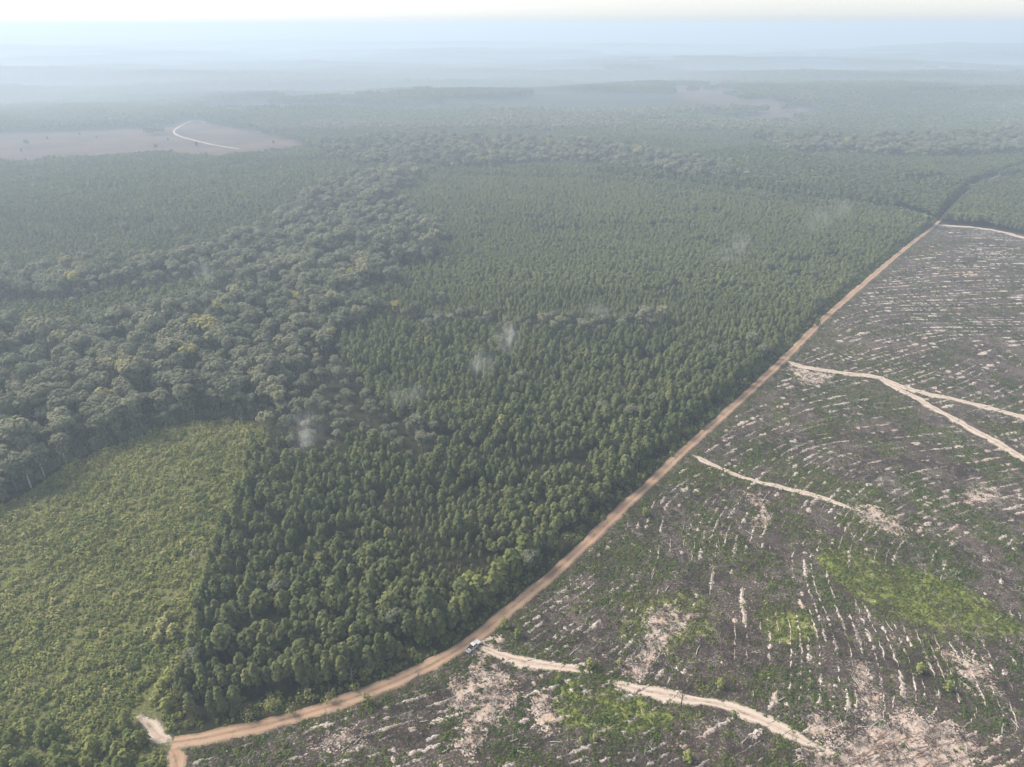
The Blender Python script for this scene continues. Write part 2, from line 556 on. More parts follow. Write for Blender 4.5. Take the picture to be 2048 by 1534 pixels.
m_far[fa] = np.max([soft_poly(gx[fa], gy[fa], p, 45.0) for p in [FARCUT] + FARFIELDS], 0)
# low beds and furrows of the clear-cuts
gz = gz + (m_cut + m_field) * 0.5 * (fbm(gx / 2.6, gy / 2.6, 21, 2) - 0.5) * (np.hypot(gx, gy) < 500)
nr, nc = GX.shape
me = bpy.data.meshes.new('ground')
me.vertices.add(nr * nc)
me.vertices.foreach_set('co', np.stack([gx, gy, gz], 1).astype(np.float32).ravel())
i0 = (np.arange(nr - 1)[:, None] * nc + np.arange(nc - 1)[None, :]).ravel()
quad = np.stack([i0, i0 + 1, i0 + nc + 1, i0 + nc], 1).astype(np.int32)
me.loops.add(len(quad) * 4)
me.loops.foreach_set('vertex_index', quad.ravel())
me.polygons.add(len(quad))
me.polygons.foreach_set('loop_start', np.arange(len(quad), dtype=np.int32) * 4)
me.update(calc_edges=True)
for nm, d in (('m_cut', m_cut), ('m_field', m_field), ('m_green', m_green), ('m_sand', m_sand), ('m_far', m_far)):
    a_ = me.attributes.new(nm, 'FLOAT', 'POINT')
    a_.data.foreach_set('value', d.astype(np.float32))
m = NT('ground_soil')
P_ = m.pos()
n_big = m.noise(P_, 0.03, 5, 0.6)
n_mid = m.noise(P_, 0.22, 5, 0.65)
n_fine = m.noise(P_, 1.4, 4, 0.7)
n_tiny = m.noise(P_, 4.5, 3, 0.7)
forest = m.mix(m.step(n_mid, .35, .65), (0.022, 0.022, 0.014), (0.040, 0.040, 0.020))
soil = m.mix(m.step(n_fine, .36, .64), (0.042, 0.033, 0.029), (0.104, 0.085, 0.074))
soil = m.mix(m.math('MULTIPLY', m.step(n_mid, .55, .66), 0.7), soil, (0.095, 0.112, 0.045))
soil = m.mix(m.math('MULTIPLY', m.step(m.math('ADD', n_fine, m.math('MULTIPLY', m.math('SUBTRACT', n_tiny, .5), .8)), .60, .68), m.step(n_big, .42, .55)), soil, (0.34, 0.295, 0.265))
soil = m.mix(m.math('MULTIPLY', m.step(n_big, .54, .66), 0.55), soil, (0.120, 0.095, 0.080))
soil = m.mix(m.math('MULTIPLY', m.step(m.noise(P_, .07, 5, .65), .50, .64), 0.75), soil, (0.040, 0.031, 0.030))
lush = m.mix(m.step(n_fine, .38, .62), (0.105, 0.130, 0.030), (0.210, 0.230, 0.054))
soil = m.mix(m.step(m.math('ADD', m.attr('m_green').outputs['Fac'], m.math('SUBTRACT', n_mid, .5)), .35, .65), soil, lush)
sandc = m.mix(m.step(n_fine, .35, .65), (0.36, 0.28, 0.235), (0.52, 0.44, 0.39))
sandc = m.mix(m.math('MULTIPLY', m.step(n_mid, .5, .62), .45), sandc, (0.42, 0.27, 0.19))
sf = m.math('ADD', m.attr('m_sand').outputs['Fac'], m.math('ADD', m.math('MULTIPLY', m.math('SUBTRACT', n_fine, .47), 2.6), m.math('MULTIPLY', m.math('SUBTRACT', n_mid, .5), 2.0)))
soil = m.mix(m.step(sf, .45, .62), soil, sandc)
grass = m.mix(m.step(n_fine, .34, .66), (0.062, 0.072, 0.028), (0.160, 0.165, 0.062))
grass = m.mix(m.math('MULTIPLY', m.step(n_mid, .53, .66), .8), grass, (0.165, 0.145, 0.088))
grass = m.mix(m.math('MULTIPLY', m.step(n_big, .52, .68), .6), grass, (0.090, 0.120, 0.034))
farc = m.mix(m.step(m.noise(P_, .012, 5), .4, .62), (0.062, 0.044, 0.034), (0.105, 0.066, 0.050))
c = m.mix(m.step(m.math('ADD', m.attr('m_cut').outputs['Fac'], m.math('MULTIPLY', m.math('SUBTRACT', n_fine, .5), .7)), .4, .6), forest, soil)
c = m.mix(m.step(m.math('ADD', m.attr('m_field').outputs['Fac'], m.math('MULTIPLY', m.math('SUBTRACT', n_fine, .5), .7)), .4, .6), c, grass)
c = m.mix(m.step(m.math('ADD', m.attr('m_far').outputs['Fac'], m.math('MULTIPLY', m.math('SUBTRACT', m.noise(P_, .016, 5, .65), .5), 1.6)), .35, .75), c, farc)
m.bsdf(c, 0.95, m.math('ADD', n_fine, m.math('MULTIPLY', n_tiny, .5)), .6, .35, spec=0.05)
me.materials.append(m.m)
ground = link('ground', me, kind='structure')
me.shade_smooth()

# ------------------------------------------------------------------ road and tracks
def ribbon(name, line, width, mat, lift=0.10, seed=0, crown=0.06, taper=True):
    nseg = 8
    d = np.gradient(line, axis=0)
    d /= np.linalg.norm(d, axis=1, keepdims=True) + 1e-9
    nrm = np.stack([-d[:, 1], d[:, 0]], 1)
    s = np.concatenate([[0], np.cumsum(np.hypot(*np.diff(line, axis=0).T))])
    width = width * (1 - .4 * sstep(560, 760, line[:, 1])) if not taper else width
    wl = width / 2 * (1 + (0.30 if not taper else .75) * (fbm(s / 6, s * 0 + seed, seed, 3) - .5) * 2)
    wr = width / 2 * (1 + (0.30 if not taper else .75) * (fbm(s / 6, s * 0 + seed + 9, seed + 4, 3) - .5) * 2)
    if taper:
        e = np.clip(np.minimum(s, s[-1] - s) / (width * .8), 0.25, 1) ** 0.5
        wl, wr = wl * e, wr * e
    V, U = [], []
    for k in range(nseg + 1):
        t = k / nseg * 2 - 1
        off = np.where(t < 0, t * wr, t * wl)
        p = line + nrm * off[:, None]
        z = terrain(p[:, 0], p[:, 1]) + lift + crown * (1 - t * t) + (-0.34 if abs(t) == 1 else 0)
        V.append(np.stack([p[:, 0], p[:, 1], z], 1))
        U.append(np.stack([np.full(len(s), t), s, np.minimum(s, s[-1] - s) / width if taper else s * 0 + 9], 1))
    V, U = np.stack(V, 1), np.stack(U, 1)
    n = len(line)
    i0 = (np.arange(n - 1)[:, None] * (nseg + 1) + np.arange(nseg)[None, :]).ravel()
    F = np.stack([i0, i0 + nseg + 1, i0 + nseg + 2, i0 + 1], 1)
    F = F[:, ::-1]
    me = bpy.data.meshes.new(name)
    me.from_pydata(V.reshape(-1, 3).tolist(), [], F.tolist())
    a_ = me.attributes.new('across', 'FLOAT_VECTOR', 'POINT')
    a_.data.foreach_set('vector', U.reshape(-1, 3).astype(np.float32).ravel())
    me.materials.append(mat)
    me.shade_smooth()
    return link(name, me, kind='structure')

def road_mat(name, base, light, dark):
    m = NT(name)
    a = m.attr('across').outputs['Vector']
    sx = m.n('ShaderNodeSeparateXYZ')
    m.l(a, sx.inputs[0])
    mp = m.n('ShaderNodeMapping')
    m.l(a, mp.inputs[0])
    mp.inputs['Scale'].default_value = (3.2, 0.012, 1)
    n_str = m.noise(mp.outputs[0], 1.6, 4, .6)
    nz = m.noise(m.pos(), .35, 4, .65)
    nf = m.noise(m.pos(), 2.2, 3, .7)
    c = m.mix(m.step(n_str, .35, .65), base, light)
    ab = m.math('ABSOLUTE', sx.outputs[0])
    tr = m.math('ABSOLUTE', m.math('SUBTRACT', ab, .42))
    c = m.mix(m.math('MULTIPLY', m.math('SUBTRACT', 1.0, m.step(tr, .05, .20)), .8), c, light)
    c = m.mix(m.math('MULTIPLY', m.math('SUBTRACT', 1.0, m.step(ab, .03, .16)), .5), c, dark)
    c = m.mix(m.math('MULTIPLY', m.step(nz, .55, .7), .35), c, dark)
    c = m.mix(m.math('MULTIPLY', m.step(nf, .55, .75), .35), c, light)
    endf = m.math('MULTIPLY', m.math('SUBTRACT', 1.0, m.step(sx.outputs[2], .0, 1.6)), .55)
    ed = m.math('ADD', m.math('ADD', ab, endf), m.math('MULTIPLY', m.math('SUBTRACT', nf, .5), 1.1))
    ed = m.math('ADD', ed, m.math('MULTIPLY', m.math('SUBTRACT', nz, .5), 0.9))
    c = m.mix(m.math('MULTIPLY', m.math('MULTIPLY', m.math('SUBTRACT', 1.0, m.step(ab, .06, .22)), m.step(nz, .48, .60)), .6), c, (0.13, 0.135, 0.075))
    c = m.mix(m.step(ed, .58, 1.0), c, m.mix(m.step(nz, .4, .6), (0.075, 0.070, 0.050), (0.095, 0.105, 0.050)))
    m.bsdf(c, .95, m.math('ADD', n_str, nf), .4, .12, spec=.05)
    return m.m

RED = road_mat('red_clay', (0.29, 0.185, 0.125), (0.36, 0.255, 0.188), (0.26, 0.145, 0.088))
SANDM = road_mat('pale_sand', (0.36, 0.29, 0.24), (0.48, 0.405, 0.35), (0.34, 0.23, 0.17))
ribbon('dirt_road', ROAD, 5.8, RED, 0.16, 1, taper=False)
for i, (ln, wd, k) in enumerate(SPURS):
    ribbon('dirt_track' if k == 'red' else 'sand_track', ln, wd, RED if k == 'red' else SANDM, 0.11 - 0.004 * i, 10 + i)

# ------------------------------------------------------------------ pale furrows of bare sand in the clear-cut
DIRS = [(1210, 1150, 1, -.8), (1100, 1250, 1, -.7), (1294, 1085, .1, -1), (1489, 1012, .6, -1), (1625, 1056, .45, -1), (1690, 1000, .7, -.8), (1780, 1020, 1, -.5),
        (1960, 980, 1, -.2), (1550, 1110, .05, -1), (1660, 1210, -.45, -1), (1760, 1270, -.4, -1), (1900, 1290, -.5, -1), (2000, 1340, -.5, -1), (1730, 1370, -.15, -1),
        (1590, 1340, 0, -1), (1480, 1240, -.15, -1), (1350, 1300, .6, -1), (1563, 848, 1, -.45), (1700, 870, 1, -.1), (1850, 880, 1, -.1), (1900, 640, 1, 0), (1750, 680, 1, -.2),
        (1960, 730, 1, -.5), (1650, 660, 1, -.7), (1950, 530, 1, 0), (1800, 520, 1, -.1), (1000, 1400, 1, -.3), (600, 1470, 1, -.35), (750, 1500, 1, -.3), (1300, 1500, 1, -.5),
        (1200, 1430, 1, -.3), (1700, 1500, 1, -.45), (1900, 1500, 1, -.35), (1500, 1500, .9, -.5), (1400, 1150, .15, -1), (1420, 960, .9, -.5)]
DP, DA = [], []
for u, v, dx, dy in DIRS:
    a, b = np.array(at(u - dx * 4, v - dy * 4)), np.array(at(u + dx * 4, v + dy * 4))
    DP.append(at(u, v))
    DA.append(math.atan2(*(b - a)[::-1]))
DP, DA = np.array(DP), np.array(DA)

def row_angle(x, y):
    d2 = (DP[:, 0] - x) ** 2 + (DP[:, 1] - y) ** 2
    wgt = 1 / (d2 + 60) ** 1.6
    return 0.5 * math.atan2((wgt * np.sin(2 * DA)).sum(), (wgt * np.cos(2 * DA)).sum())

occ = {}
furrows = []
cand = []
while len(cand) < 9000:
    u, v = random.uniform(380, 2140), random.uniform(455, 1640)
    x, y = at(u, v)
    cand.append((x, y, random.random()))
cx_, cy_ = np.array([c_[0] for c_ in cand]), np.array([c_[1] for c_ in cand])
okc = inside(cx_, cy_, CUT) & (dist_line(cx_, cy_, ROAD[::3]) > 6)
cand = [c_ for c_, o_ in zip(cand, okc) if o_]
CS = 1.5
for li, (x0, y0, _) in enumerate(cand):
    sep = 2.4 if math.hypot(x0, y0) < 330 else 3.6
    def blocked(x, y):
        i, j = int(x // CS), int(y // CS)
        k = int(math.ceil(sep / CS))
        for a in range(i - k, i + k + 1):
            for b in range(j - k, j + k + 1):
                for (px, py, l) in occ.get((a, b), ()):
                    if l != li and (px - x) ** 2 + (py - y) ** 2 < sep * sep:
                        return True
        return False
    if blocked(x0, y0):
        continue
    line = []
    for sgn in (1, -1):
        x, y, ang = x0, y0, row_angle(x0, y0)
        half = []
        for k in range(26):
            a = row_angle(x, y)
            if math.cos(a - ang) < 0:
                a += math.pi
            ang = a
            x += sgn * math.cos(a) * 1.2
            y += sgn * math.sin(a) * 1.2
            if k % 2 and blocked(x, y):
                break
            half.append((x, y))
        line = half[::-1] + [(x0, y0)] + line if sgn == 1 else line + half
    if len(line) < 4:
        continue
    for (x, y) in line:
        occ.setdefault((int(x // CS), int(y // CS)), []).append((x, y, li))
    furrows.append(np.array(line))

fm = MB()
for li, ln in enumerate(furrows):
    ins = inside(ln[:, 0], ln[:, 1], CUT) & (dist_line(ln[:, 0], ln[:, 1], ROAD[::3]) > 5.0)
    grn = np.max([inside(ln[:, 0], ln[:, 1], p) for p in GREEN[:1]], 0)
    dens = fbm(ln[:, 0] / 30, ln[:, 1] / 30, 77, 3)
    k = 0
    while k < len(ln) - 1:
        L = random.choice((1, 2, 2, 3, 4, 5, 8)) + (random.random() < .10) * 9
        seg = ln[k:k + L + 1]
        if len(seg) >= 2 and ins[k:k + L + 1].all() and not grn[k] and random.random() < np.clip(4.5 * (dens[k] - 0.31) + (.12 if math.hypot(*ln[k]) > 330 else 0), .2, .95):
            d = np.gradient(seg, axis=0)
            d /= np.linalg.norm(d, axis=1, keepdims=True) + 1e-9
            nn = np.stack([-d[:, 1], d[:, 0]], 1)
            seg = seg + nn * np.random.default_rng(li * 31 + k).normal(0, .18, (len(seg), 1))
            # finer samples for ragged edges
            fs_ = np.linspace(0, len(seg) - 1, (len(seg) - 1) * 2 + 1)
            sx_ = np.interp(fs_, range(len(seg)), seg[:, 0]); sy_ = np.interp(fs_, range(len(seg)), seg[:, 1])
            nx_ = np.interp(fs_, range(len(seg)), nn[:, 0]); ny_ = np.interp(fs_, range(len(seg)), nn[:, 1])
            w0 = random.choice((.3, .45, .6, .8, 1.1)) * random.uniform(.8, 1.1) * (1.0 + .9 * min(1, max(0, (math.hypot(*ln[k]) - 260) / 180)))
            vs, fc = [], []
            for q in range(len(fs_)):
                e = math.sin(math.pi * (q + .35) / (len(fs_) - .3)) ** .5
                wa, wb = w0 * e * random.uniform(.5, 1.35), w0 * e * random.uniform(.5, 1.35)
                z = float(terrain(sx_[q], sy_[q]))
                vs += [(sx_[q] - nx_[q] * wa, sy_[q] - ny_[q] * wa, z - .05), (sx_[q], sy_[q], z + .22 + .1 * e), (sx_[q] + nx_[q] * wb, sy_[q] + ny_[q] * wb, z - .05)]
                if q:
                    o = 3 * q
                    fc += [(o - 3, o - 2, o + 1, o), (o - 2, o - 1, o + 2, o + 1)]
            fm.add(vs, fc)
        k += L + random.choice((1, 1, 1, 2, 3))
m = NT('furrow_sand')
nf = m.noise(m.pos(), 1.6, 4, .7)
nb = m.noise(m.pos(), .04, 3, .6)
c = m.mix(m.step(nf, .38, .62), (0.32, 0.275, 0.245), (0.58, 0.52, 0.475))
c = m.mix(m.math('MULTIPLY', m.step(nb, .5, .62), .55), c, (0.36, 0.25, 0.20))
brk = m.math('ADD', m.noise(m.pos(), 1.1, 5, .75), m.math('MULTIPLY', m.math('SUBTRACT', nb, .5), .5))
c = m.mix(m.step(brk, .39, .51), (0.110, 0.085, 0.076), c)
m.bsdf(c, .95, nf, .5, .1, spec=.05)
fo = link('sand_furrows', fm.mesh('sand_furrows', [m.m]), kind='stuff')

# ------------------------------------------------------------------ forest: where each tree stands
EDGE_L = ats([(352, 1462), (395, 1290), (440, 1130), (500, 940), (545, 840)])
def forest_ok(x, y):
    xw, yw = x + 50 * (fbm(x / 45, y / 45, 51, 3) - .5), y + 70 * (fbm(x / 45, y / 45, 53, 3) - .5)
    ok = ~inside(x, y, CUT) & ~inside(x, y, FIELD) & ~inside(x, y, GAP) & (~inside(xw, yw, FARCUT) | (vnoise(x / 9, y / 9, 57) > .975))
    ok &= dist_line(x, y, ROAD[::2]) > np.where(y < 640, 7.0, 5.0)
    for ln, wd, k in SPURS:
        ok &= dist_line(x, y, ln) > wd * .5 + 2.5
    for ln in CORRIDORS:
        ok &= dist_line(x, y, ln) > 10.0
    ok &= np.abs(x) < 0.86 * y + 75
    return ok
def is_hard(x, y):
    wx = x + 22 * (fbm(x / 30, y / 30, 41, 3) - .5) * 2
    wy = y + 30 * (fbm(x / 30, y / 30, 43, 3) - .5) * 2
    r = np.zeros(np.shape(x), bool)
    for p in HW:
        r |= inside(wx, wy, p)
    return r

def grid(x0, x1, y0, y1, sx, sy, ang, jit, thin=0):
    c, s = math.cos(ang), math.sin(ang)
    L = max(x1 - x0, y1 - y0) * 0.75 + 50
    a = np.arange(-L, L, sx)
    b = np.arange(-L, L, sy)
    A, B = np.meshgrid(a, b)
    A = A + (np.arange(len(b)) % 2)[:, None] * sx * .5
    if thin:                                                   # every fourth row taken out, as in a thinned plantation
        A, B = A[np.arange(len(b)) % thin != 0], B[np.arange(len(b)) % thin != 0]
    A, B = A.ravel() + rng.normal(0, jit, A.size), B.ravel() + rng.normal(0, jit * .7, B.size)
    mx, my = (x0 + x1) / 2, (y0 + y1) / 2
    X, Y = mx + A * c - B * s, my + A * s + B * c
    k = (X > x0) & (X < x1) & (Y > y0) & (Y < y1)
    return X[k], Y[k]

x1_, y1_ = grid(-700, 900, 60, 720, 3.1, 3.1, R(9), .50, 4)
j_ = sstep(260, 420, y1_)
x1_, y1_ = x1_ + rng.normal(0, 1.0, len(x1_)) * j_, y1_ + rng.normal(0, 1.0, len(y1_)) * j_
x2_, y2_ = grid(-1250, 1250, 720, 1420, 3.6, 3.6, R(-8), 1.6)
px_, py_ = np.concatenate([x1_, x2_]), np.concatenate([y1_, y2_])
big = np.concatenate([np.ones(len(x1_)), np.full(len(x2_), 1.15)])
ok = forest_ok(px_, py_)
px_, py_, big = px_[ok], py_[ok], big[ok]
hard = is_hard(px_, py_)
thin = fbm(px_ / 16, py_ / 16, 61, 3)
keep = ~hard & ~((thin < .30) & (rng.random(len(px_)) < .75)) & (rng.random(len(px_)) > .05)
px_, py_, big, = px_[keep], py_[keep], big[keep]
stand = fbm(px_ / 60, py_ / 60, 66, 3)
ps = big * (0.86 + 0.42 * (stand - .35)) * (1 + rng.normal(0, .15, len(px_)) * np.where(py_ > 430, .5, 1)).clip(.6, 1.4)
MIDS = ats([(740, 640), (1000, 640), (1330, 640), (1420, 700), (1570, 720), (1860, 448), (1790, 420), (1640, 405), (1400, 380), (1180, 356), (800, 345), (850, 440)], 8)
OLD = ats([(1180, 350), (1400, 374), (1640, 400), (1790, 414), (1868, 440), (1960, 366), (1700, 340), (1500, 300)], 5)
HOLLOW = [ats([(770, 1000), (850, 1010), (880, 1060), (990, 1080), (1000, 1150), (900, 1160), (830, 1120), (790, 1060)], 8), ats([(560, 830), (640, 800), (700, 860), (620, 900)], 8), ats([(1010, 900), (1130, 880), (1160, 930), (1050, 950)], 8)]
low_ = np.max([soft_poly(px_, py_, p, 6.0) for p in HOLLOW], 0)
ps = ps * (1 - .52 * low_)
mid_, old_ = inside(px_, py_, MIDS), inside(px_, py_, OLD)
ps = ps * np.where(mid_, .80, 1) * np.where(old_, 1.5, 1)
pt = np.clip(.12 + .7 * (fbm(px_ / 45, py_ / 45, 71, 3) - .3) + rng.normal(0, .22, len(px_)) * np.where(py_ > 430, .5, 1) + .36 * mid_ - .25 * old_, 0, .78)
lite = rng.random(len(px_)) < .012
pt[lite] = .95

hx, hy = grid(-1250, 1250, 60, 1420, 7.6, 7.6, R(30), 2.5)
ok = forest_ok(hx, hy)
hx, hy = hx[ok], hy[ok]
hd = is_hard(hx, hy)
stray = rng.random(len(hx)) < .018
k = hd | stray
hx, hy, hd = hx[k], hy[k], hd[k]
hs_ = np.clip(rng.normal(.95, .23, len(hx)), .45, 1.5) * np.where(hd, 1, .62)
hs_ = np.where(inside(hx, hy, ats([(740, 590), (1000, 600), (1280, 596), (1350, 625), (1160, 650), (780, 645)], 12)), hs_ * .62, hs_)
inner = inside(hx, hy, ats([(545, 850), (620, 690), (900, 690), (900, 920), (560, 960)], 10))
hs_ = np.where(inner, hs_ * .58, hs_)
ht = np.clip(.35 + .8 * (fbm(hx / 40, hy / 40, 81, 3) - .5) + rng.normal(0, .28, len(hx)), 0, .8)
ht = np.where(inner | ~hd, ht * .45, ht)
ht[rng.random(len(hx)) < .03] = .97
pz_, hz_ = terrain(px_, py_), terrain(hx, hy)

# prototypes
PV = [(11.5 + .5 * ((i * 3) % 4 - 1.5), (6.0, 7.4, 5.4, 8.2, 6.6)[i % 5], (2.1, 2.5, 1.85, 2.3)[i % 4]) for i in range(14)]
PCROWN = [qmesh('pine_crown', pine_crown_q(100 + i, *PV[i]), PINE) for i in range(14)]
PLONG = [qmesh('pine_crown', pine_crown_q(130 + i, 11.3, 9.6, 2.1, 420, .74), PINE) for i in range(4)]
PTRUNK = [trunk_mesh('pine_trunk', 10.6, .15, i, BARK, 0, .2) for i in range(3)]
HCROWN = [qmesh('hardwood_crown', hard_crown_q(200 + i, 17.5 + i % 3, 4.5 + .35 * (i % 4), 11 + i % 4), HARD) for i in range(8)]
HTRUNK = [trunk_mesh('hardwood_trunk', 14.5, .30, 20 + i, GREYBARK, 6, .9) for i in range(4)]
HTRUNK_PALE = [trunk_mesh('pale_trunk', 15.0, .34, 30 + i, PALEBARK, 6, .9) for i in range(3)]

def cam_d(x, y):
    return np.sqrt(x * x + y * y + (CAM_H - 8) ** 2)
def in_frame(x, y, z=8.0, mrg=25):
    u, v = to_px(x, y, z)
    return (u > -mrg) & (u < 2048 + mrg) & (v > 0) & (v < 1534 + mrg)

# 280 pines that show largest: objects of their own
fr = in_frame(px_, py_)
order = np.argsort(np.where(fr, cam_d(px_, py_), 1e9))
ind = order[:280]
msk = np.zeros(len(px_), bool)
msk[ind] = True
droad = dist_line(px_, py_, ROAD)
deast = dist_line(px_, py_, EDGE_L)
def psize(i):
    return 'tall ' if ps[i] > 1.1 else 'low ' if ps[i] < .85 else ''
def pplace(i):
    if droad[i] < 20:
        return 'in the second rows back from the curving red road'
    if deast[i] < 20:
        return 'just inside the left edge of the block'
    u = to_px(px_[i], py_[i], 8)[0]
    return 'inside the block, ' + ('toward the road junction' if u < 520 else 'toward the parked truck' if u > 720 else 'midway between junction and truck')
for i in ind:
    if droad[i] < 12:
        lab = psize(i) + 'young pine in the front row, beside the curving red dirt road'
    elif deast[i] < 12:
        lab = psize(i) + 'young pine on the left edge of the dark block, facing the brushy field'
    elif pt[i] > .9:
        lab = 'pale yellow green young pine standing out among the dark pines near the road bend'
    elif pt[i] < .22:
        lab = psize(i) + 'dark green young pine ' + pplace(i)
    else:
        lab = psize(i) + 'mid green young pine ' + pplace(i)
    t = thing('pine_tree', lab, 'pine tree', (px_[i], py_[i], pz_[i]), rng.uniform(0, 6.28), (ps[i] * rng.uniform(.9, 1.12),) * 2 + (ps[i],), 'young pines at the near corner of the plantation')
    c_ = link('crown', PLONG[i % 4] if droad[i] < 11 or deast[i] < 9 else PCROWN[i % 14], t)
    c_['tint'] = float(pt[i])
    link('trunk', PTRUNK[i % 3], t)

def joined(name, Q, leaf, tr, bark):
    mm = MB()
    mm.quads(Q, 0)
    vs = [v.co[:] for v in tr.vertices]
    mm.add(vs, [tuple(p.vertices) for p in tr.polygons], 1)
    return mm.mesh(name, [leaf, bark])
PFULL = [joined('pine', pine_crown_q(100 + i, *PV[i]), PINE, PTRUNK[i % 3], BARK) for i in range(14)]
PLOW = [qmesh('pine_low', pine_crown_q(150 + i, 11.5, 6.6, 2.1, 110, 1.0), PINE) for i in range(5)]
HFULL = [joined('hardwood', hard_crown_q(200 + i, 17.5 + i % 3, 4.5 + .35 * (i % 4), 11 + i % 4), HARD, HTRUNK[i % 4], GREYBARK) for i in range(8)]
rest = ~msk
nr_ = rest & (np.hypot(px_, py_) < 520)
fr_ = rest & ~nr_
def sc3(s):
    return np.stack([s * rng.uniform(.9, 1.15, len(s)), s * rng.uniform(.9, 1.15, len(s)), s], 1)
for nm, kk, pr in (('pine_forest', nr_, PFULL), ('far_pine_forest', fr_, PLOW)):
    scatter(nm, np.stack([px_[kk], py_[kk], pz_[kk]], 1), rng.uniform(0, 6.28, kk.sum()), sc3(ps[kk]) * (np.array([1.2, 1.2, .84]) if pr is PLOW else np.ones(3)), pt[kk], pr)

# hardwoods: 280 of them as objects
fr = in_frame(hx, hy, 12)
order = np.argsort(np.where(fr, cam_d(hx, hy) / hs_ ** .5, 1e9))
ind = order[:280]
msk = np.zeros(len(hx), bool)
msk[ind] = True
dfield = dist_line(hx, hy, FIELD)
hu, hv = to_px(hx, hy, hz_ + 12)
dgap = dist_line(hx, hy, list(GAP))
def hsize(i):
    return 'big ' if hs_[i] > 1.12 else 'small ' if hs_[i] < .78 else ''
def hplace(i):
    if dfield[i] < 32:
        return 'just behind the wood edge'
    if dgap[i] < 24:
        return 'beside the small grassy gap at the left edge'
    if hu[i] < 230:
        return 'in the left part of the wood'
    if hu[i] > 520:
        return 'where the wood meets the young pines'
    return 'in the middle of the wood'
for i in ind:
    edge = dfield[i] < 11 and hd[i]
    pale = (i % 4 == 0) if edge else (i % 41 == 0)
    if ht[i] > .9:
        lab = 'yellowing broadleaf tree standing out ' + hplace(i)
    elif edge:
        lab = hsize(i) + ('broadleaf tree with a pale bare trunk' if pale else 'broadleaf tree') + ' on the wood edge, ' + ('left end' if hu[i] < 130 else 'middle' if hu[i] < 330 else 'upper end') + ' of field'
    elif not hd[i]:
        lab = hsize(i) + 'lone broadleaf tree mixed in among the dark young pines'
    elif inner[i]:
        lab = hsize(i) + 'low broadleaf tree in the hollow inside the pine block'
    else:
        lab = hsize(i) + ('grey green' if ht[i] < .35 else 'olive green') + ' broadleaf tree ' + hplace(i)
    t = thing('broadleaf_tree', lab, 'broadleaf tree', (hx[i], hy[i], hz_[i]), rng.uniform(0, 6.28), (hs_[i] * rng.uniform(.92, 1.1),) * 2 + (hs_[i],), 'broadleaf trees left of the pine block')
    c_ = link('crown', HCROWN[i % 8], t)
    c_['tint'] = float(ht[i])
    link('trunk', HTRUNK_PALE[i % 3] if pale else HTRUNK[i % 4], t)
kk = ~msk
scatter('broadleaf_forest', np.stack([hx[kk], hy[kk], hz_[kk]], 1), rng.uniform(0, 6.28, kk.sum()), sc3(hs_[kk]), ht[kk], HFULL)

# far-off woods: patches of low-detail trees
def patch(seed, W, n, nq, hard_):
    rg = np.random.default_rng(seed)
    Q = []
    for i in range(n):
        x, y = rg.uniform(-W / 2, W / 2, 2)
        s = rg.uniform(.8, 1.2)
        if hard_:
            q = hard_crown_q(seed * 50 + i, 17, 5.2, 5, max(3, nq // 6), 2.3)[:nq]
        else:
            q = pine_crown_q(seed * 50 + i, 13, 9, 2.6, nq, 2.0)
        Q.append(q * s + np.array([x, y, 0]))
    return qmesh('wood_patch', np.concatenate(Q), HARD if hard_ else PINE)
PPATCH = [patch(1 + i, 34, 62, 22, False) for i in range(4)]
HPATCH = [patch(11 + i, 34, 30, 34, True) for i in range(3)]
def far_pts(y0, y1, sp_):
    X, Y = grid(-.95 * y1, .95 * y1, y0, y1, sp_, sp_, R(17), sp_ * .18)
    k = (np.abs(X) < .86 * Y + 80)
    X, Y = X[k], Y[k]
    xw, yw = X + 110 * (fbm(X / 90, Y / 90, 151, 3) - .5), Y + 170 * (fbm(X / 90, Y / 90, 153, 3) - .5)
    bad = inside(X, Y, FARCUT) | inside(X, Y, CUT)
    for p in FARFIELDS:
        bad |= inside(xw, yw, p)
    bad &= (vnoise(X / 40, Y / 40, 157) < .80) | (Y < 1400)
    bad |= dist_line(X, Y, ROAD[::4]) < 22
    # scattered cutover openings
    op = fbm(X / 420 + 1.3, Y / 300, 91, 2)
    bad |= (op > .66) & (Y > 1750)
    return X[~bad], Y[~bad]
fx1, fy1 = far_pts(1405, 2600, 26)
fx2, fy2 = far_pts(2600, 6500, 44)
FX, FY = np.concatenate([fx1, fx2]), np.concatenate([fy1, fy2])
FS = np.concatenate([np.ones(len(fx1)), np.full(len(fx2), 1.5)])
tn = fbm(FX / 330, FY / 210, 95, 3)
hd2 = fbm(FX / 260, FY / 160, 96, 3) > .56
FZ = terrain(FX, FY)
sc_ = np.stack([FS, FS, (0.75 + .6 * (fbm(FX / 500, FY / 350, 99, 2))) * np.where(FS > 1.2, 1.15, 1)], 1)
for nm, kk, pr in (('distant_pine_woods', ~hd2, PPATCH), ('distant_broadleaf_woods', hd2, HPATCH)):
    scatter(nm, np.stack([FX, FY, FZ], 1)[kk], rng.uniform(0, 6.28, kk.sum()), sc_[kk], np.clip(tn[kk] * 1.1 - .1, 0, .75), pr)

